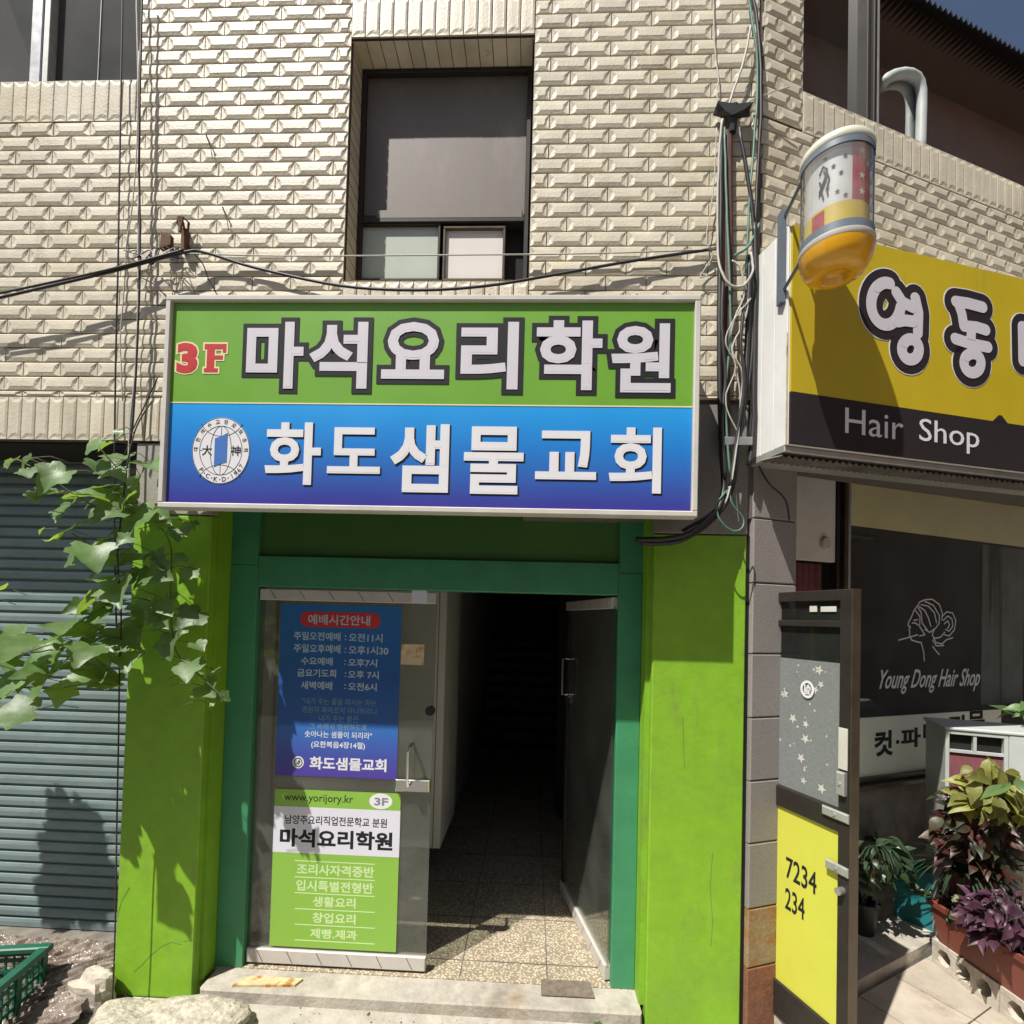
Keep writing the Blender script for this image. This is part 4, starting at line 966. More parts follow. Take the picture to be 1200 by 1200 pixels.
for i, (xs, r, m, lab) in enumerate((
    ([(144, -20), (142, 90), (141, 145), (138, 320), (135, 450), (134, 620), (137, 760)], .0042, 'wire_b', 'black wire hanging straight down left of the others at the upper left window'),
    ([(160, -20), (161, 40), (163, 150), (162, 330), (160, 420), (152, 505), (150, 600)], .0052, 'wire_w', 'grey cable dropping beside the upper left window, rightmost but one of the bundle'),
    ([(167, -20), (165, 60), (163, 200), (164, 300), (161, 400), (156, 490), (152, 520)], .005, 'wire_b', 'dark cable dropping beside the upper left window behind the grey one'),
    ([(163, 60), (160, 180), (155, 240), (148, 290), (146, 330), (141, 400), (144, 470)], .0030, 'wire_w', 'thin pale wire wandering left between the cables at the upper left'),
    ([(186, 440), (172, 470), (155, 505), (152, 518)], .003, 'wire_b', 'short black wire slanting down beside the left edge of the green and blue sign'))):
    cable([(u, v, .045+.012*i) for u, v in xs], r, m, lab, 'cables on the left part of the wall', wob=.0012, seed=i)
# little scribble of loose wire around the anchor
q = MB()
for s in range(5):
    rn = random.Random(30+s); l = []
    for k in range(7): l.append((150+k*10+rn.uniform(-6, 6), 298+rn.uniform(-9, 12), .05+rn.uniform(0, .03)))
    q.tube(wall_pts(l), .0025, 5)
q.tube(wall_pts([(228, 298, .06), (238, 310, .05), (244, 326, .03), (253, 342, .02)]), .003, 5)
o = q.build('wire_tangle', M['wire_b']); tag(o, 'small tangle of loose wire around the rusty wall anchor', 'wires')
q = MB()
a_, z_ = FA.at(217, 283, .03); q.bbox(FA, a_-.012, a_+.012, z_-.06, z_+.06, .0, .05, .004)
for s in (-1, 0, 1): q.tube([FA.p(a_+s*.01, z_+.03, .03), FA.p(a_+s*.03, z_+.085, .05), FA.p(a_+s*.012, z_+.10, .07), FA.p(a_, z_+.02, .07)], .006, 6)
a2, z2 = FA.at(195, 283, .05); q.poly(FA, [(a2-.028, z2-.045), (a2+.03, z2-.02), (a2+.028, z2+.03), (a2-.024, z2+.045)], .035, .06)
o = q.build('wall_anchor', M['rust']); tag(o, 'rusty iron wall anchor holding the cables above the sign\'s left end', 'wall anchor')
for i, (u, v, lab) in enumerate(((243, 162, 'small rusty nail in the tiles high above the sign, upper one'), (262, 246, 'small rusty nail in the tiles above the sign, lower one'))):
    q = MB(); q.tube([at_y(u, v, -.01), at_y(u-1, v-3, -.05)], .004, 6); q.tube([at_y(u, v, -.04), at_y(u+4, v+12, -.03), at_y(u+6, v+24, -.025)], .0022, 5)
    o = q.build('wall_nail', M['rust']); tag(o, lab, 'nail', 'rusty nails in the tiles')
# right hand bundle
q = MB(); q.tube(wall_pts([(853, 140, .035), (853, 200, .035), (853, 330, .035), (850, 430, .035), (850, 530, .035)], wob=.001), [.024]*21, 10)
o = q.build('rusty_pipe', M['rustpipe']); tag(o, 'rusty brown iron pipe running down the wall corner behind the cables', 'pipe')
q = MB(); a_, z_ = FA.at(858, 133, .05)
for s in range(5):
    q.poly(FA, [(a_-.09+.01*s, z_+.012-.008*s), (a_-.01, z_-.012-.008*s), (a_+.095-.012*s, z_+.0-.004*s), (a_+.09, z_+.02), (a_+.0, z_+.012), (a_-.085, z_+.028)], .03+.012*s, .04+.012*s)
q.tube([FA.p(a_-.0, z_-.1, .05), FA.p(a_, z_+.02, .06)], [.02, .032], 9)
o = q.build('cable_clamp', M['wire_b']); tag(o, 'black cable clamp block where wires gather at the building corner', 'cable clamp')
q = MB(); e = FA.rect(843, 515, 878, 524, .06); q.bbox(FA, e[0], e[2], e[1], e[3], .0, .10, .003); o = q.build('cable_bracket', M['alu']); tag(o, 'small grey steel strap across the cable bundle below the hair shop sign', 'bracket')
G = 'cable bundle at the corner of the building'
bund = [
 ([(846, 150, .06), (844, 260, .06), (843, 400, .07), (845, 520, .08), (848, 570, .10), (838, 600, .14), (800, 628, .17), (745, 632, .10)], .013, 'wire_b', 'thick black cable of the corner bundle bending left under the sign, outermost'),
 ([(878, 300, .05), (876, 400, .06), (872, 460, .07), (864, 530, .085), (856, 575, .10), (836, 608, .13), (795, 634, .15), (750, 636, .10)], .014, 'wire_b', 'thick black cable of the corner bundle running below the sign end, lower one'),
 ([(866, 150, .07), (882, 250, .06), (884, 330, .05), (880, 430, .06), (868, 500, .07), (858, 560, .09), (842, 595, .12), (800, 622, .14)], .009, 'wire_b', 'medium black cable from the clamp swinging right beside the white sign panel'),
 ([(876, -30, .05), (888, 30, .05), (892, 120, .05), (888, 200, .04), (884, 300, .045), (886, 420, .05), (878, 520, .06)], .0085, 'wire_b', 'dark grey cable coming from the roof down the tiled corner'),
 ([(872, -30, .07), (884, 40, .07), (888, 90, .06), (884, 160, .06), (878, 240, .06), (874, 320, .06)], .006, 'wire_g', 'green cable coming from the roof down the tiled corner'),
 ([(880, 30, .06), (872, 70, .06), (862, 100, .06), (852, 128, .07)], .006, 'wire_w', 'pale cable slanting from the corner down to the black clamp'),
 ([(846, 140, .07), (842, 200, .07), (841, 290, .08), (846, 320, .10), (858, 335, .11), (872, 334, .11), (882, 318, .10), (880, 296, .08)], .006, 'wire_w', 'white cable making a round loop beside the sign corner'),
 ([(858, 305, .09), (868, 315, .1), (872, 345, .1), (862, 370, .1), (856, 400, .09), (862, 430, .09), (868, 470, .09), (862, 520, .1)], .0045, 'wire_w', 'thin white cable weaving through the middle of the corner bundle'),
 ([(872, 330, .08), (876, 360, .09), (868, 385, .09), (858, 410, .09), (870, 440, .09), (866, 500, .1), (858, 560, .12), (850, 590, .13)], .0045, 'wire_w', 'thin grey cable weaving down to the steel strap'),
 ([(849, 150, .065), (852, 260, .075), (856, 380, .09), (850, 470, .09), (856, 560, .1)], .006, 'wire_g', 'green cable lying along the rusty pipe'),
 ([(835, -20, .03), (838, 60, .03), (842, 90, .035), (840, 110, .04), (846, 132, .05)], .0035, 'wire_w', 'thin pale wire looping on the tiles above the clamp'),
 ([(840, 150, .05), (836, 220, .045), (828, 280, .04), (835, 300, .04), (820, 325, .035), (838, 318, .05)], .003, 'wire_w', 'loose thin cream wire curled beside the upper right of the sign'),
 ([(852, 575, .12), (840, 590, .14), (843, 608, .15), (858, 622, .14), (870, 618, .12), (870, 606, .11), (858, 590, .12), (854, 570, .11)], .0042, 'wire_g', 'thin green wire loop dangling below the sign beside the right pillar'),
 ([(868, 130, .05), (880, 118, .04), (905, 108, .04), (925, 102, .03)], .003, 'wire_w', 'thin pale wire running from the clamp onto the side wall'),
 ([(884, 262, .06), (886, 330, .06), (884, 420, .06), (883, 500, .07), (878, 545, .08)], .013, 'wire_b', 'thickest black cable standing against the edge of the white sign panel'),
 ([(848, 320, .08), (846, 380, .09), (850, 440, .09), (846, 500, .1), (850, 560, .11)], .009, 'wire_b', 'black cable in front of the rusty pipe, left one'),
 ([(874, 340, .09), (868, 400, .1), (872, 450, .1), (862, 520, .1), (856, 570, .12)], .008, 'wire_b', 'black cable in front of the pale wires, middle one'),
 ([(880, 350, .09), (862, 372, .11), (850, 400, .11), (862, 430, .1), (850, 470, .1), (866, 510, .1)], .0035, 'wire_w', 'thin pale wire zigzagging across the black cables'),
 ([(860, 300, .09), (876, 290, .08), (884, 275, .06), (890, 262, .05)], .006, 'wire_g', 'short green cable rising to the top of the white sign panel'),
]
for i, (l, r, m, lab) in enumerate(bund): cable(l, r, m, lab, G, wob=.0015, seed=50+i)
cable([(884, 535, .02), (900, 565, .02), (920, 585, .02), (925, 610, .02)], .004, 'wire_b', 'thin black wire crossing the grey stone pier below the sign')
# ---------------------------------------------------------------- vine
def leaf_shape(n=9):
    # half outline of a lobed grape leaf, unit size, stalk at origin, tip towards +y
    half = [(0, -.02), (.12, -.16), (.30, -.18), (.44, -.06), (.40, .06), (.56, .16), (.60, .36), (.44, .44), (.40, .52), (.28, .66), (.20, .74), (.08, .92), (0, 1.0)]
    return half
def add_leaf(mb, pos, right, fwd, size, c=1.0, fold=.22, droop=.25, rnd_=random):
    right = right.normalized(); fwd = (fwd-right*fwd.dot(right)).normalized(); nrm = right.cross(fwd)
    half = leaf_shape(); jit = [1+rnd_.uniform(-.09, .09) for _ in half]
    b = len(mb.v)
    def P(x, y): return pos+(right*x+fwd*(y-.3)+nrm*(abs(x)*fold-droop*(y-.2)**2-droop*.6*x*x+.03*sin(9*x+7*y)))*size
    mid = [(0, -.02), (0, .2), (0, .45), (0, .7), (0, 1.0)]
    mi_ = [len(mb.v)+i for i in range(5)]; mb.v += [P(*q) for q in mid]
    for sgn in (1, -1):
        idx = []
        for (x, y), jj in zip(half[1:-1], jit[1:-1]):
            idx.append(len(mb.v)); mb.v.append(P(sgn*x*jj, y*(1+(jj-1)*.5)))
        inner = []
        for (x, y) in ((.2, .02), (.26, .25), (.22, .45)):
            inner.append(len(mb.v)); mb.v.append(P(sgn*x, y))
        quads = [(mi_[0], idx[0], idx[1], inner[0]), (inner[0], idx[1], idx[2], idx[3]), (mi_[0], inner[0], mi_[1]), (mi_[1], inner[0], inner[1]), (inner[0], idx[3], inner[1]),
                 (inner[1], idx[3], idx[4], idx[5]), (inner[1], idx[5], idx[6]), (inner[1], idx[6], inner[2]), (mi_[1], inner[1], inner[2], mi_[2]), (inner[2], idx[6], idx[7], idx[8]),
                 (mi_[2], inner[2], idx[8], mi_[3]), (mi_[3], idx[8], idx[9], idx[10]), (mi_[3], idx[10], mi_[4])]
        for f in quads:
            f = tuple(f); mb.f.append(f if sgn > 0 else f[::-1]); mb.c.append(c)
VL = [(13,540,20),(30,542,24),(33,553,22),(65,558,40),(55,580,32),(112,521,24),(125,522,20),(115,546,26),(140,537,34),(136,553,24),(162,565,48),(180,545,40),(104,582,50),(77,598,36),(132,600,40),(82,620,38),(63,632,24),(144,618,30),(148,632,20),
 (165,606,50),(186,605,30),(207,624,20),(220,616,24),(108,647,42),(87,655,22),(120,632,16),(180,668,50),(160,671,26),(222,671,26),(132,677,40),(138,692,44),(100,707,40),(92,712,24),(172,712,36),(192,706,34),(225,722,34),(190,728,24),(75,731,50),
 (96,740,44),(144,742,44),(33,757,60),(5,772,40),(54,765,36),(198,752,36),(232,757,20),(222,782,34),(250,788,18),(242,808,30),(262,816,14),(100,762,40),(114,776,60),(72,765,34),(60,790,60),(90,800,40),(9,803,40),(18,836,50),(6,815,40),(72,812,30),
 (122,570,30),(150,585,28),(128,655,24),(120,720,30),(150,770,34),(128,800,32),(-20,700,50),(-35,760,60),(-30,820,50),(-60,800,60),(155,650,26),(40,790,34)]
vine = thing('grape_vine', 'leafy grape vine climbing beside the left green pillar with pale lobed leaves', 'vine', (at_y(140, 1000, -.2).x, -.2, 0.0))
rn = random.Random(11); lv = MB(); stv = MB()
main = wall_pts([(128, 1230, .10), (134, 1120, .11), (137, 960, .12), (139, 860, .14), (140, 790, .18), (142, 720, .2), (138, 650, .22), (144, 590, .24), (150, 540, .24), (160, 500, .2), (178, 470, .12)])
stw = MB(); stw.tube(main, [.0035]*len(main), 7)
VL += [(u_+rn.uniform(-22, 22), v_+rn.uniform(-20, 20), s_*rn.uniform(.4, .7)) for (u_, v_, s_) in VL[::2]]
for (u, v, s) in VL:
    d = .22+rn.uniform(-.1, .14)+(.10 if u < 90 else 0)
    if u > 170: d = .16+rn.uniform(-.05, .06)
    P0 = at_y(u, v, -d); sc = (2.61-d)/600*s*1.0
    az = rn.uniform(0, 2*pi)
    n_ = Vector((rn.uniform(-.55, .45), -rn.uniform(.15, .9), rn.uniform(.25, 1.0))).normalized()
    fw = Vector((cos(az)*.7+(-.25 if u < 130 else .35), -.25, -.55+sin(az)*.35)); fw = (fw-n_*fw.dot(n_)).normalized(); rt = fw.cross(n_)
    add_leaf(lv, P0, rt, fw, sc, rn.uniform(.8, 1.25), rn.uniform(.1, .45), rn.uniform(.1, .5), rn)
    # petiole to nearest main stem point
    base = P0-fw*sc*.32
    m_near = min(main, key=lambda q: (q-base).length+abs(q.z-base.z-.02)*.3)
    L1 = (m_near-base).length
    if L1 > .22: m_near = base+(m_near-base).normalized()*.16+Vector((0, 0, -.02))
    stv.tube([base, (base+m_near)/2+Vector((0, 0, .02)), m_near], .0018, 5)
for k in range(20):                                    # a cluster hanging further left, whose shadow falls on the shutter
    P0 = Vector((-3.42+rn.uniform(-.17, .17), -.45+rn.uniform(-.05, .05), 2.22+rn.uniform(-.30, .26)))
    n_ = Vector((rn.uniform(-.4, .1), -.7, rn.uniform(.5, 1.1))).normalized(); fw = Vector((rn.uniform(-.6, .6), -.2, -.9)); fw = (fw-n_*fw.dot(n_)).normalized()
    add_leaf(lv, P0, fw.cross(n_), fw, rn.uniform(.13, .2), rn.uniform(.8, 1.2), .2, .25, rn); stv.tube([P0-fw*.05, P0+Vector((.1, 0, .12))], .002, 5)
stv.tube([Vector((-2.75, -.36, 2.3)), Vector((-3.1, -.42, 2.42)), Vector((-3.4, -.45, 2.36)), Vector((-3.6, -.45, 2.15))], .004, 6)
for l in ([(140, 800, .18), (110, 770, .24), (70, 755, .3), (30, 765, .34), (-30, 790, .36)], [(143, 600, .24), (110, 592, .26), (80, 575, .3), (60, 560, .32), (20, 538, .32)],
          [(146, 560, .22), (130, 540, .26), (112, 520, .28)], [(150, 590, .2), (180, 610, .18), (200, 640, .17), (200, 700, .17), (205, 760, .18), (228, 785, .2), (262, 818, .2)], [(140, 700, .2), (115, 715, .25), (85, 735, .28)], [(140, 640, .22), (110, 640, .25), (85, 625, .28)]):
    stv.tube(wall_pts(l), .003, 6)
stw.build('stem', M['woody'], vine, smooth=True); stv.build('tendrils', M['stem'], vine, smooth=True); lv.build('leaves', M['leaf'], vine, smooth=True, tint=True)
# ---------------------------------------------------------------- boulder, sheeting, crate
def blob(mb, c, rx, ry, rz, seed, n=26, m=44, amp=.12, flat=.0):
    rn = random.Random(seed); ph = [(rn.uniform(1, 4), rn.uniform(1, 4), rn.uniform(1, 4), rn.uniform(0, 6), rn.uniform(.3, 1)) for _ in range(9)]
    b = len(mb.v)
    for i in range(n+1):
        th = pi*i/n
        for j in range(m):
            A = 2*pi*j/m; d = Vector((sin(th)*cos(A), sin(th)*sin(A), cos(th)))
            s = 1+amp*sum(w_*sin(a_*d.x*1.7+b_*d.y*1.7+c_*d.z*2+p_) for a_, b_, c_, p_, w_ in ph)/3
            s += .022*sin(13*d.x+5*d.z)*sin(11*d.y+3)+.014*sin(31*d.x+7*d.y)*sin(27*d.z+19*d.y)
            q = Vector((abs(d.x)**.75*(1 if d.x > 0 else -1)*rx, abs(d.y)**.75*(1 if d.y > 0 else -1)*ry, abs(d.z)**.8*(1 if d.z > 0 else -1)*rz))*s
            mb.v.append(Vector(c)+q)
    for i in range(n):
        for j in range(m): mb.f.append((b+i*m+j, b+(i+1)*m+j, b+(i+1)*m+(j+1)%m, b+i*m+(j+1)%m)); mb.c.append(1)
cbx = at_y(193, 1200, -.25)
q = MB(); blob(q, (cbx.x+.0, -.27, -.0), .40, .23, .112, 4, 70, 120, .16)
o = q.build('boulder', M['boulder'], smooth=True); tag(o, 'rounded pale boulder lying in front of the left green pillar', 'boulder')
q = MB(); cc = at_y(118, 1150, -.02); blob(q, (cc.x, -.06, .06), .10, .07, .10, 9, 12, 18, .3); o = q.build('rubble_stone', M['cinder']); tag(o, 'broken stone chunk wedged at the foot of the left pillar', 'stone')
q = MB(); nx, ny = 220, 90; rn = random.Random(3); v = []; f = []
x0, x1 = -4.0, PX[0][0]-.01
phs = [(rn.uniform(6, 60), rn.uniform(6, 50), rn.uniform(0, 6), rn.uniform(.2, 1)) for _ in range(16)]
for j in range(ny+1):
    s = j/ny
    for i in range(nx+1):
        x = x0+(x1-x0)*i/nx
        h = sum(w_*abs(sin(a_*x+b_*s+p_)) for a_, b_, p_, w_ in phs)/6
        y = .205-.55*s; zz = (zsh0+.02)*(1-s)**1.3+.02+.05*h*(1-.3*s)+.0
        v.append(Vector((x+.02*sin(20*s+3*x), y-.03*h, max(.012, zz-.035))))
for j in range(ny):
    for i in range(nx): a_ = j*(nx+1)+i; f.append((a_, a_+nx+1, a_+nx+2, a_+1))
q.add(v, f); o = q.build('plastic_sheet', M['plastic']); tag(o, 'crumpled clear plastic sheeting piled below the roller shutter', 'plastic sheet')
# crate
cr0 = at_y(35, 1150, -.28)
cr = thing('plastic_crate', 'dark green vented plastic crate at the lower left below the shutter', 'crate', (-2.83, -.30, .0))
CF = Frame(-2.98, -.50, R(10)); cw, cdp, chh = .60, .36, .265
# front/side walls with slots, rim
for (fr, L_w) in ((CF, cw), (Frame(CF.p(cw, 0, 0).x, CF.p(cw, 0, 0).y, R(100)), cdp), (Frame(CF.p(0, 0, -cdp).x, CF.p(0, 0, -cdp).y, R(10)), cw), (Frame(CF.p(0, 0, 0).x, CF.p(0, 0, 0).y, R(100)), cdp)):
    q = MB(); fr0 = fr
    n_ = int(L_w/.036)
    for i in range(n_+1): q.box(fr, L_w*i/n_-.004 if i else 0, min(L_w, L_w*i/n_+.004), .02, chh-.03, -.012, -.004)
    for zz in (.02, .075, .13, .185): q.box(fr, 0, L_w, zz, zz+.018, -.0125, -.0035)
    q.bbox(fr, 0, L_w, chh-.05, chh-.03, -.014, .0, .003)
    for aa in (.0, L_w*.5, L_w-.02): q.bbox(fr, aa, aa+.02, .0, chh-.03, -.016, .006, .003)
    q.build('side_wall', M['crate'], cr)
q = MB()
q.bbox(CF, -.02, cw+.02, chh-.03, chh, -.02, .02, .006); q.bbox(CF, -.02, cw+.02, chh-.03, chh, -cdp-.02, -cdp+.02, .006)
q.bbox(CF, -.02, .02, chh-.03, chh, -cdp+.0205, -.0205, .004); q.bbox(CF, cw-.02, cw+.02, chh-.03, chh, -cdp+.0205, -.0205, .004); q.build('rim', M['crate'], cr)
q = MB(); q.box(CF, .01, cw-.01, .0, .015, -cdp+.01, -.013); q.build('floor_panel', M['crate'], cr)
q = MB(); blob(q, CF.p(cw/2, .03, -cdp/2), .24, .13, .07, 21, 14, 22, .35); o = q.build('plant_cuttings', M['stem']); tag(o, 'heap of dried plant cuttings lying inside the green crate', 'plant cuttings')
# loose grit and pebbles along the foot of the wall
q = MB(); rn = random.Random(77)
for i in range(700):
    x_ = rn.uniform(-2.9, 1.4); y_ = -abs(rn.gauss(0, .10))-.02
    if rn.random() < .35: x_ = rn.uniform(-2.6, -1.7); y_ = rn.uniform(-.4, 0)
    r_q = rn.choice([.003, .004, .005, .008, .012])*rn.uniform(.7, 1.3); c_q = Vector((x_, y_, r_q*.5)); vv_ = []
    for dd in ((1,0,0),(0,1,0),(-1,0,0),(0,-1,0),(0,0,1),(0,0,-1)): vv_.append(c_q+Vector(dd)*r_q*rn.uniform(.6, 1.2))
    q.add(vv_, [(0,1,4),(1,2,4),(2,3,4),(3,0,4),(1,0,5),(2,1,5),(3,2,5),(0,3,5)])
o = q.build('gravel', M['concrete_dk'], loc=(0, 0, 0)); o['kind'] = 'stuff'; tag(o, 'grit and small pebbles scattered along the foot of the wall', 'gravel', None, 'stuff')
for l in ([(213,1107),(200,1104),(188,1110),(176,1120),(166,1131),(157,1139)], [(152,1040),(143,1055),(137,1075)], [(230,1101),(215,1103)], [(835,1000),(832,1040),(835,1080),(833,1110)], [(800,840),(802,900)]):
    q = MB(); ps_ = [FA.at(u_, v_, 0) for u_, v_ in l]; q.tube([FA.p(a_, z_, .0004) for a_, z_ in ps_], .0009, 5); q.build('paint_crack', M['grout'], B)
# weed tuft at the step
q = MB(); rn = random.Random(8); wpos = ground_at(703, 1198, .0); wpos.y = -.045
for i in range(9):
    d = Vector((rn.uniform(-1, 1), rn.uniform(-.8, .1), rn.uniform(.5, 1.2))).normalized()
    n_ = Vector((rn.uniform(-.5, .5), -.6, .6)).normalized(); rt = d.cross(n_).normalized()
    add_leaf(q, wpos+d*.03, rt, d, .035, rn.uniform(.8, 1.2), .2, .2, rn)
o = q.build('weed', M['leaf'], tint=True); tag(o, 'small green weed sprouting below the step by the right pillar', 'weed')
# ---------------------------------------------------------------- side yard: slab, pavers, blocks, planters
zc1 = .085
s0p = [ground_at(1003, 1148, zc1), ground_at(1100, 1096, zc1), ground_at(1180, 1040, zc1), ground_at(930, 1040, zc1)]
q = MB(); pts = [Vector((p_.x, p_.y, 0)) for p_ in (ground_at(985, 1160, zc1), ground_at(1100, 1098, zc1))]
dirv = (pts[1]-pts[0]).normalized(); 
A0 = pts[0]-dirv*.45; A1 = pts[1]+dirv*2.4; back = Vector((-dirv.y, dirv.x, 0))*1.2
q.hexa([A0, A1, A1+back, A0+back, A0+Vector((0, 0, zc1)), A1+Vector((0, 0, zc1)), A1+back+Vector((0, 0, zc1)), A0+back+Vector((0, 0, zc1))])
o = q.build('shop_step', M['concrete']); o['kind'] = 'structure'
q = MB(); nrm = Vector((dirv.y, -dirv.x, 0)); th = .022; rn = random.Random(2)
for j in range(7):
    for i in range(12):
        p0 = pts[0]-dirv*1.3+dirv*(i*.36)+nrm*(.02+j*.36); 
        if (p0-dirv*0).x < XC-.05 and False: continue
        w_, h_ = .352, .352; z_ = th+rn.uniform(-.003, .003)
        q.hexa([p0, p0+dirv*w_, p0+dirv*w_+nrm*h_, p0+nrm*h_][::-1]+[x_+Vector((0, 0, z_)) for x_ in [p0, p0+dirv*w_, p0+dirv*w_+nrm*h_, p0+nrm*h_][::-1]], rn.uniform(.85, 1.12))
o = q.build('paving', M['paver'], tint=True); o['kind'] = 'structure'
# hollow concrete blocks under the planter
def cinder(mb, O_, ex, ey, L_=.39, W_=.15, H_=.19):
    # block lying on its side: three holes visible on the long face
    t_ = .03; ez = Vector((0, 0, 1))
    def bx(x0, x1, y0, y1, z0, z1):
        mb.hexa([O_+ex*x0+ey*y0+ez*z0, O_+ex*x1+ey*y0+ez*z0, O_+ex*x1+ey*y1+ez*z0, O_+ex*x0+ey*y1+ez*z0, O_+ex*x0+ey*y0+ez*z1, O_+ex*x1+ey*y0+ez*z1, O_+ex*x1+ey*y1+ez*z1, O_+ex*x0+ey*y1+ez*z1])
    bx(0, L_, 0, W_, 0, t_); bx(0, L_, 0, W_, H_-t_, H_)
    ws = [0, .118, .236, L_-.036]
    for w0_ in ws: bx(w0_, w0_+.036, .001, W_-.001, t_, H_-t_)
    for i in range(3):                                  # rounded corners in each opening
        xa, xb = ws[i]+.036, ws[i+1]
        for (cx_, sx_) in ((xa, 1), (xb, -1)):
            for (cz_, sz_) in ((t_, 1), (H_-t_, -1)):
                P_ = [(cx_, cz_), (cx_+sx_*.022, cz_), (cx_, cz_+sz_*.028)]
                v = [O_+ex*a_+ey*.0015+ez*b_ for a_, b_ in P_]+[O_+ex*a_+ey*(W_-.0015)+ez*b_ for a_, b_ in P_]
                mb.add(v, [(0, 1, 2), (5, 4, 3), (0, 3, 4, 1), (1, 4, 5, 2), (2, 5, 3, 0)])
k0 = ground_at(1092, 1128, .02); k1 = ground_at(1200, 1210, .02)
bd = Vector((k1.x-k0.x, k1.y-k0.y, 0)).normalized(); bn = Vector((-bd.y, bd.x, 0))
BO = Vector((k0.x, k0.y, .021)); BH = .145
q = MB(); cinder(q, BO, bd, bn, H_=BH); cb1 = q.build('cinder_block', M['cinder'], loc=tuple(BO)); tag(cb1, 'hollow concrete block under the left end of the brown planter', 'concrete block', 'hollow blocks under the planter')
for i, lab in enumerate(('hollow concrete block under the near end of the brown planter', )):
    c2 = cb1.copy(); C.objects.link(c2); c2.location = BO+bd*.40+Vector((0, 0, -.001)); c2['label'] = lab
c3 = cb1.copy(); C.objects.link(c3); c3.location = BO+bn*.19+bd*.05; c3['label'] = 'hollow concrete block hidden behind under the back of the brown planter'
# planter (long brown-red trough) on the blocks
zp = .021+BH; PO_ = BO+bd*.04+bn*.01+Vector((0, 0, BH))
def trough(mb, O_, ex, ey, L_, W_, H_, tp=.035, wall=.008):
    ez = Vector((0, 0, 1))
    def ring(x0, x1, y0, y1, z): return [O_+ex*x0+ey*y0+ez*z, O_+ex*x1+ey*y0+ez*z, O_+ex*x1+ey*y1+ez*z, O_+ex*x0+ey*y1+ez*z]
    rings = [ring(0, L_, 0, W_, 0), ring(-tp, L_+tp, -tp, W_+tp, H_-.03), ring(-tp-.014, L_+tp+.014, -tp-.014, W_+tp+.014, H_-.03), ring(-tp-.016, L_+tp+.016, -tp-.016, W_+tp+.016, H_),
             ring(-tp+.004, L_+tp-.004, -tp+.004, W_+tp-.004, H_), ring(-tp+.01, L_+tp-.01, -tp+.01, W_+tp-.01, H_-.035)]
    v = sum(rings, []); f = [(3, 2, 1, 0)]
    for i in range(len(rings)-1):
        for k in range(4): f.append((i*4+k, i*4+(k+1)%4, (i+1)*4+(k+1)%4, (i+1)*4+k))
    mb.add(v, f); return rings[-1]
pt = thing('planter', 'long brown red plastic planter standing on hollow blocks at the lower right', 'planter', tuple(PO_+bd*.28+bn*.08))
q = MB(); top = trough(q, PO_, bd, bn, .60, .17, .235, .03); q.build('trough', M['terracotta'], pt)
q = MB(); q.add([x_ for x_ in top], [(0, 1, 2, 3)]); q.build('soil', M['soil'], pt)
# teal wedge-shaped bin
tb = ground_at(1029, 1066, zc1); tb2 = ground_at(1098, 1094, zc1)
q = MB(); tx = Vector((tb2.x-tb.x, tb2.y-tb.y, 0)); tl = tx.length; tx.normalize(); ty = Vector((-tx.y, tx.x, 0)); ez = Vector((0, 0, 1)); TO = Vector((tb.x, tb.y, zc1))
def ringd(s, z, off=0): # D-shaped outline: straight front, rounded back
    out = []
    for k in range(18):
        A = pi*k/17; out.append(TO+tx*(tl/2+(tl/2*s+off)*cos(A))+ty*(-off*.5+(.16*s+off)*sin(A))+ez*z)
    return out
rg = [ringd(.86, 0), ringd(1.0, .34), ringd(1.0, .34, .012), ringd(1.0, .36, .014), ringd(1.0, .36, -.004), ringd(.98, .33, -.004)]
q.v += sum(rg, []); nR = 18
for i in range(len(rg)-1):
    for k in range(nR): q.f.append((i*nR+k, i*nR+(k+1)%nR, (i+1)*nR+(k+1)%nR, (i+1)*nR+k)); q.c.append(1)
q.f.append(tuple(range(nR))[::-1]); q.c.append(1); q.f.append(tuple((len(rg)-1)*nR+k for k in range(nR))); q.c.append(1)
o = q.build('teal_tub', M['tealplastic'], loc=tuple(TO+tx*tl/2)); tag(o, 'teal plastic tub with curved side standing on the slab beside the shop door', 'tub')
# grey cabinet behind plants
gx = at_y(1106, 850, .62); 
GC = Frame(gx.x, gx.y, R(-20)); 
ztp = at_y(1150, 868, .08).z
zt_c = GC.at(1107, 851)[1]
gb = thing('cabinet', 'pale grey slotted metal cabinet standing behind the plants by the shop window', 'cabinet', tuple(GC.p(.3, .0, -.15)))
q = MB(); q.bbox(GC, 0, .62, zt_c-.02, zt_c, -.34, .02, .006); q.build('top', M['box_grey'], gb)
q = MB(); q.box(GC, .01, .60, 0.03, zt_c-.021, -.33, -.03); q.build('carcass', M['box_grey'], gb)
q = MB(); frame_mb(q, GC, .005, .03, .30, zt_c-.022, .02, -.03, .012, .002); q.box(GC, .025, .28, zt_c-.15, zt_c-.135, -.028, .008); q.box(GC, .14, .155, zt_c-.134, zt_c-.044, -.027, .007); q.build('slotted_front', M['box_grey'], gb)
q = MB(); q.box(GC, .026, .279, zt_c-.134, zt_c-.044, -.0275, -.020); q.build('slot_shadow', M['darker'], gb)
q = MB(); q.box(GC, .028, .278, .06, zt_c-.152, -.026, -.004); q.build('maroon_panel', M['maroon'], gb)
q = MB(); q.bbox(GC, .302, .60, .03, zt_c-.022, -.03, .014, .004); q.box(GC, .33, .58, .1, zt_c-.06, .0145, .016); q.build('side_door', M['box_grey'], gb)
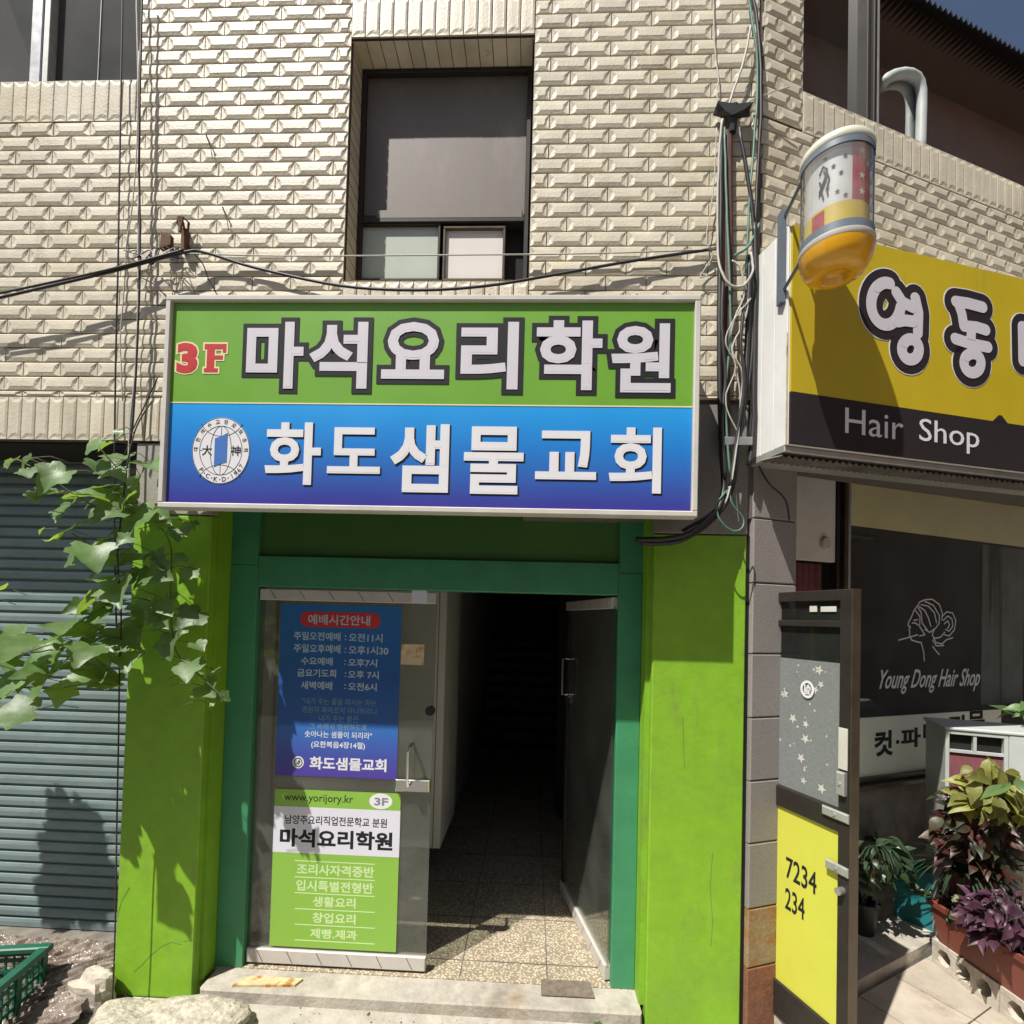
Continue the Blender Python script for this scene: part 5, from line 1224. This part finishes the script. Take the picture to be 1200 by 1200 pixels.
# ---------------------------------------------------------------- potted plants
def blades(mb, O_, n, L_, w_, seed, up=.6, spread=1.0, seg=7, c0=.8, c1=1.2):
    rn = random.Random(seed)
    for i in range(n):
        A = rn.uniform(0, 2*pi); d = Vector((cos(A), sin(A), 0)); l = L_*rn.uniform(.6, 1.1); side = Vector((-d.y, d.x, 0)); b = len(mb.v); u = up*rn.uniform(.7, 1.4)
        for k in range(seg+1):
            s = k/seg; P0 = O_+d*(l*spread*s)+Vector((0, 0, l*(u*s*1.4-s*s*1.25*u-.15*s*s))); ww = w_*(1-s)**.6*(.5+.5*min(1, s*4))
            mb.v += [P0-side*ww, P0+side*ww+Vector((0, 0, ww*.3))]
        c = rn.uniform(c0, c1)
        for k in range(seg): mb.f.append((b+2*k, b+2*k+1, b+2*k+3, b+2*k+2)); mb.c.append(c)
def add_oval(mb, pos, right, fwd, size, c=1.0, fold=.3, rnd_=random):
    right = right.normalized(); fwd = (fwd-right*fwd.dot(right)).normalized(); nrm = right.cross(fwd); cu = rnd_.uniform(.2, .9); wd = rnd_.uniform(.20, .32); tw = rnd_.uniform(-.25, .25)
    b = len(mb.v); n = 7
    for k in range(n+1):
        t_ = k/n; w_ = wd*sin(pi*min(.985, t_**.8+.03))*(1+.06*sin(k*2.2)); P0 = pos+fwd*size*(t_-.2)+nrm*size*(.22-cu*(t_-.3)**2)+right*size*tw*t_*t_
        mb.v += [P0-right*w_*size+nrm*w_*size*fold, P0, P0+right*w_*size+nrm*w_*size*fold]
    for k in range(n):
        a_ = b+3*k; mb.f += [(a_, a_+1, a_+4, a_+3), (a_+1, a_+2, a_+5, a_+4)]; mb.c += [c, c]
def bush(mb, O_, n, rx, ry, rz, size, seed, fold=.2, stm=None):
    rn = random.Random(seed)
    for i in range(n):
        A = rn.uniform(0, 2*pi); r_2 = rn.random()**.5; P0 = O_+Vector((cos(A)*r_2*rx, sin(A)*r_2*ry, rn.uniform(0, 1)*rz*(1-r_2*.4)))
        n_ = Vector((rn.uniform(-.6, .6), rn.uniform(-1, .1), rn.uniform(.2, 1))).normalized(); fw = Vector((cos(A), sin(A)-.3, rn.uniform(-.8, .3))); fw = (fw-n_*fw.dot(n_)).normalized()
        add_oval(mb, P0, fw.cross(n_), fw, size*rn.uniform(.6, 1.5), rn.uniform(.55, 1.45), fold, rn)
        if stm is not None: stm.tube([P0-fw*size*.3, (P0+O_)/2, O_+Vector((rn.uniform(-.3, .3)*rx, 0, -.06))], .002, 4)
# spider plant, hanging over the planter
so_ = PO_+bd*.04+bn*.09+Vector((0, 0, .40))
pl1 = thing('strap_leaf_plant', 'dark strap-leaved plant arching over the left end of the planter', 'plant', tuple(so_-Vector((0, 0, .13))))
q = MB(); blades(q, so_, 95, .34, .0095, 1, .75); bush(q, so_-Vector((0, 0, .22)), 60, .20, .12, .2, .05, 77); q.build('leaves', M['leaf_dk'], pl1, smooth=True, tint=True)
q = MB(); q.tube([so_-Vector((0, 0, .13)), so_], .018, 8); q.build('stem', M['stem'], pl1)
q = MB(); rn = random.Random(4)
for i in range(10):
    P_ = so_+Vector((rn.uniform(-.22, .30), -.08-rn.uniform(0, .12), -rn.uniform(.0, .20)))
    for k in range(4): add_leaf(q, P_+Vector((rn.uniform(-.015, .015), 0, rn.uniform(-.015, .015))), Vector((1, rn.uniform(-1, 1), 0)), Vector((rn.uniform(-1, 1), -.3, rn.uniform(-.5, 1))), .028, 1, .1, .1, rn)
q.build('blossoms', M['leaf_pale'], pl1)
# purple plant
pp = PO_+bd*.36+bn*.08+Vector((0, 0, .21))
pl2 = thing('purple_plant', 'purple-leaved plant spilling over the right end of the planter', 'plant', tuple(pp))
q = MB(); sm = MB(); bush(q, pp+Vector((0, 0, .02)), 330, .24, .16, .26, .07, 12, .35, sm); q.build('leaves', M['leaf_pur'], pl2, smooth=True, tint=True); sm.build('stems', M['stem'], pl2)
# yellow green plant behind
yp = at_y(1172, 930, .32)
pl3 = thing('yellow_leaf_plant', 'yellow and green leaved plant standing in front of the grey cabinet', 'plant', (yp.x+.02, yp.y+.06, .02))
q = MB(); sm = MB(); bush(q, Vector((yp.x-.01, yp.y+.04, yp.z-.13)), 95, .17, .12, .32, .10, 31, .3, sm); q.build('leaves', M['leaf_yel'], pl3, smooth=True, tint=True); sm.tube([Vector((yp.x+.02, yp.y+.06, .02)), Vector((yp.x, yp.y+.05, yp.z-.1))], .005, 7); sm.build('stems', M['stem'], pl3)
gp = at_y(1193, 838, .1)
pl4 = thing('broadleaf_plant', 'bright green broad-leaved plant reaching above the grey cabinet at the right edge', 'plant', (gp.x+.10, gp.y+.1, .0))
q = MB(); sm = MB(); bush(q, Vector((gp.x+.07, gp.y, gp.z-.05)), 16, .11, .08, .10, .12, 8, .2, sm); bush(q, Vector((gp.x+.03, gp.y, gp.z-.42)), 8, .10, .06, .10, .10, 18, .2, sm); q.build('leaves', M['leaf'], pl4, smooth=True, tint=True); sm.tube([Vector((gp.x+.10, gp.y+.1, 0)), Vector((gp.x+.08, gp.y+.02, gp.z-.02))], .005, 7); sm.build('stems', M['stem'], pl4)
# dark plant against shop wall
dp_ = at_y(1010, 985, .78)
pl5 = thing('shade_plant', 'dark leafy pot plant in the shade below the shop window', 'plant', (dp_.x, dp_.y-.05, .086))
q = MB(); blades(q, Vector((dp_.x+.06, dp_.y-.06, dp_.z-.03)), 40, .24, .008, 9, .6); bush(q, Vector((dp_.x+.02, dp_.y-.1, dp_.z-.22)), 120, .22, .12, .34, .07, 15); q.build('leaves', M['leaf_dk'], pl5, smooth=True, tint=True)
q = MB(); q.lathe((dp_.x+.0, dp_.y-.02, .086), [(.06, 0), (.085, .18), (.092, .18), (.092, .20), (.078, .20), (.075, .17), (0, .17)], 24); q.build('pot', M['black'], pl5, smooth=False)
q = MB(); q.tube([Vector((dp_.x+.0, dp_.y-.02, .25)), Vector((dp_.x+.06, dp_.y-.06, dp_.z))], .010, 8); q.build('stem', M['stem'], pl5)
rp_ = at_y(1140, 925, .45)
pl6 = thing('red_stem_plant', 'dark reddish leafy plant between the cabinet and the strap-leaved plant', 'plant', (rp_.x, rp_.y, .086))
q = MB(); sm = MB(); bush(q, Vector((rp_.x+.06, rp_.y-.04, rp_.z-.42)), 260, .30, .14, .56, .075, 41, .2, sm); q.build('leaves', mat('dark red leaf', (.04, .045, .022), .45, .3, 30, col2=(.09, .025, .025), c2scale=6, c2lo=.48, c2hi=.56, trans=.2, tint=True), pl6, smooth=True, tint=True); sm.tube([Vector((rp_.x, rp_.y, .086)), Vector((rp_.x, rp_.y, rp_.z-.2))], .006, 6); sm.build('stems', M['woody'], pl6)
# ---------------------------------------------------------------- neighbouring buildings across the lanes (seen in the glass)
NB = Frame(TW.p(0, 0, 4.3).x, TW.p(0, 0, 4.3).y, R(20))   # o<0 is towards our side lane
nb = thing('neighbour_building', 'tall brown building across the side lane, reflected in the upper window', 'building', tuple(NB.p(9, 0, 3)))
q = MB(); q.box(NB, 3.5, 22, 0, 12.2, 0, 6); q.build('wall', mat('brown neighbour wall', (.34, .20, .15), .8, .12, 2), nb)
q = MB(); v = []; f = []
for i in range(321):
    a_ = 3.3+i*.06; dz = .09*(i % 2)
    v += [NB.p(a_, 12.0-dz, -1.0), NB.p(a_, 12.9-dz, 3)]
for i in range(320): f.append((2*i, 2*i+2, 2*i+3, 2*i+1))
q.add(v, f); q.build('corrugated_roof', M['dark'], nb)
q = MB(); q.box(NB, 3.4, 22, 12.02, 12.08, -.9, -.001); q.build('soffit', mat('brown soffit', (.16, .10, .075), .7, .1, 3), nb)
for i in range(5):
    q = MB(); q.box(NB, 4.5+i*3.2, 5.9+i*3.2, 8.2, 9.7, -.04, -.002); q.build('window', M['dark'], nb)
n2 = thing('street_building', 'plain low building across the street behind the viewer', 'building', (-3, -13, 0))
q = MB(); q.hexa([(-16, -18, 0), (9, -18, 0), (9, -10, 0), (-16, -10, 0), (-16, -18, 6.2), (9, -18, 6.2), (9, -10, 6.2), (-16, -10, 6.2)]); q.build('wall', M['farwall'], n2)
q = MB()
for i in range(7):
    for z_ in (.9, 3.7): q.hexa([(-14.5+i*3.2, -10.0, z_), (-12.7+i*3.2, -10.0, z_), (-12.7+i*3.2, -9.96, z_), (-14.5+i*3.2, -9.96, z_), (-14.5+i*3.2, -10, z_+1.5), (-12.7+i*3.2, -10, z_+1.5), (-12.7+i*3.2, -9.96, z_+1.5), (-14.5+i*3.2, -9.96, z_+1.5)])
q.build('window', M['dark'], n2)
q = MB(); q.hexa([(-16.3, -18, 6.2), (9.3, -18, 6.2), (9.3, -9.6, 6.2), (-16.3, -9.6, 6.2), (-16.3, -18, 6.4), (9.3, -18, 6.4), (9.3, -9.6, 6.4), (-16.3, -9.6, 6.4)]); q.build('roof', M['roofbrown'], n2)
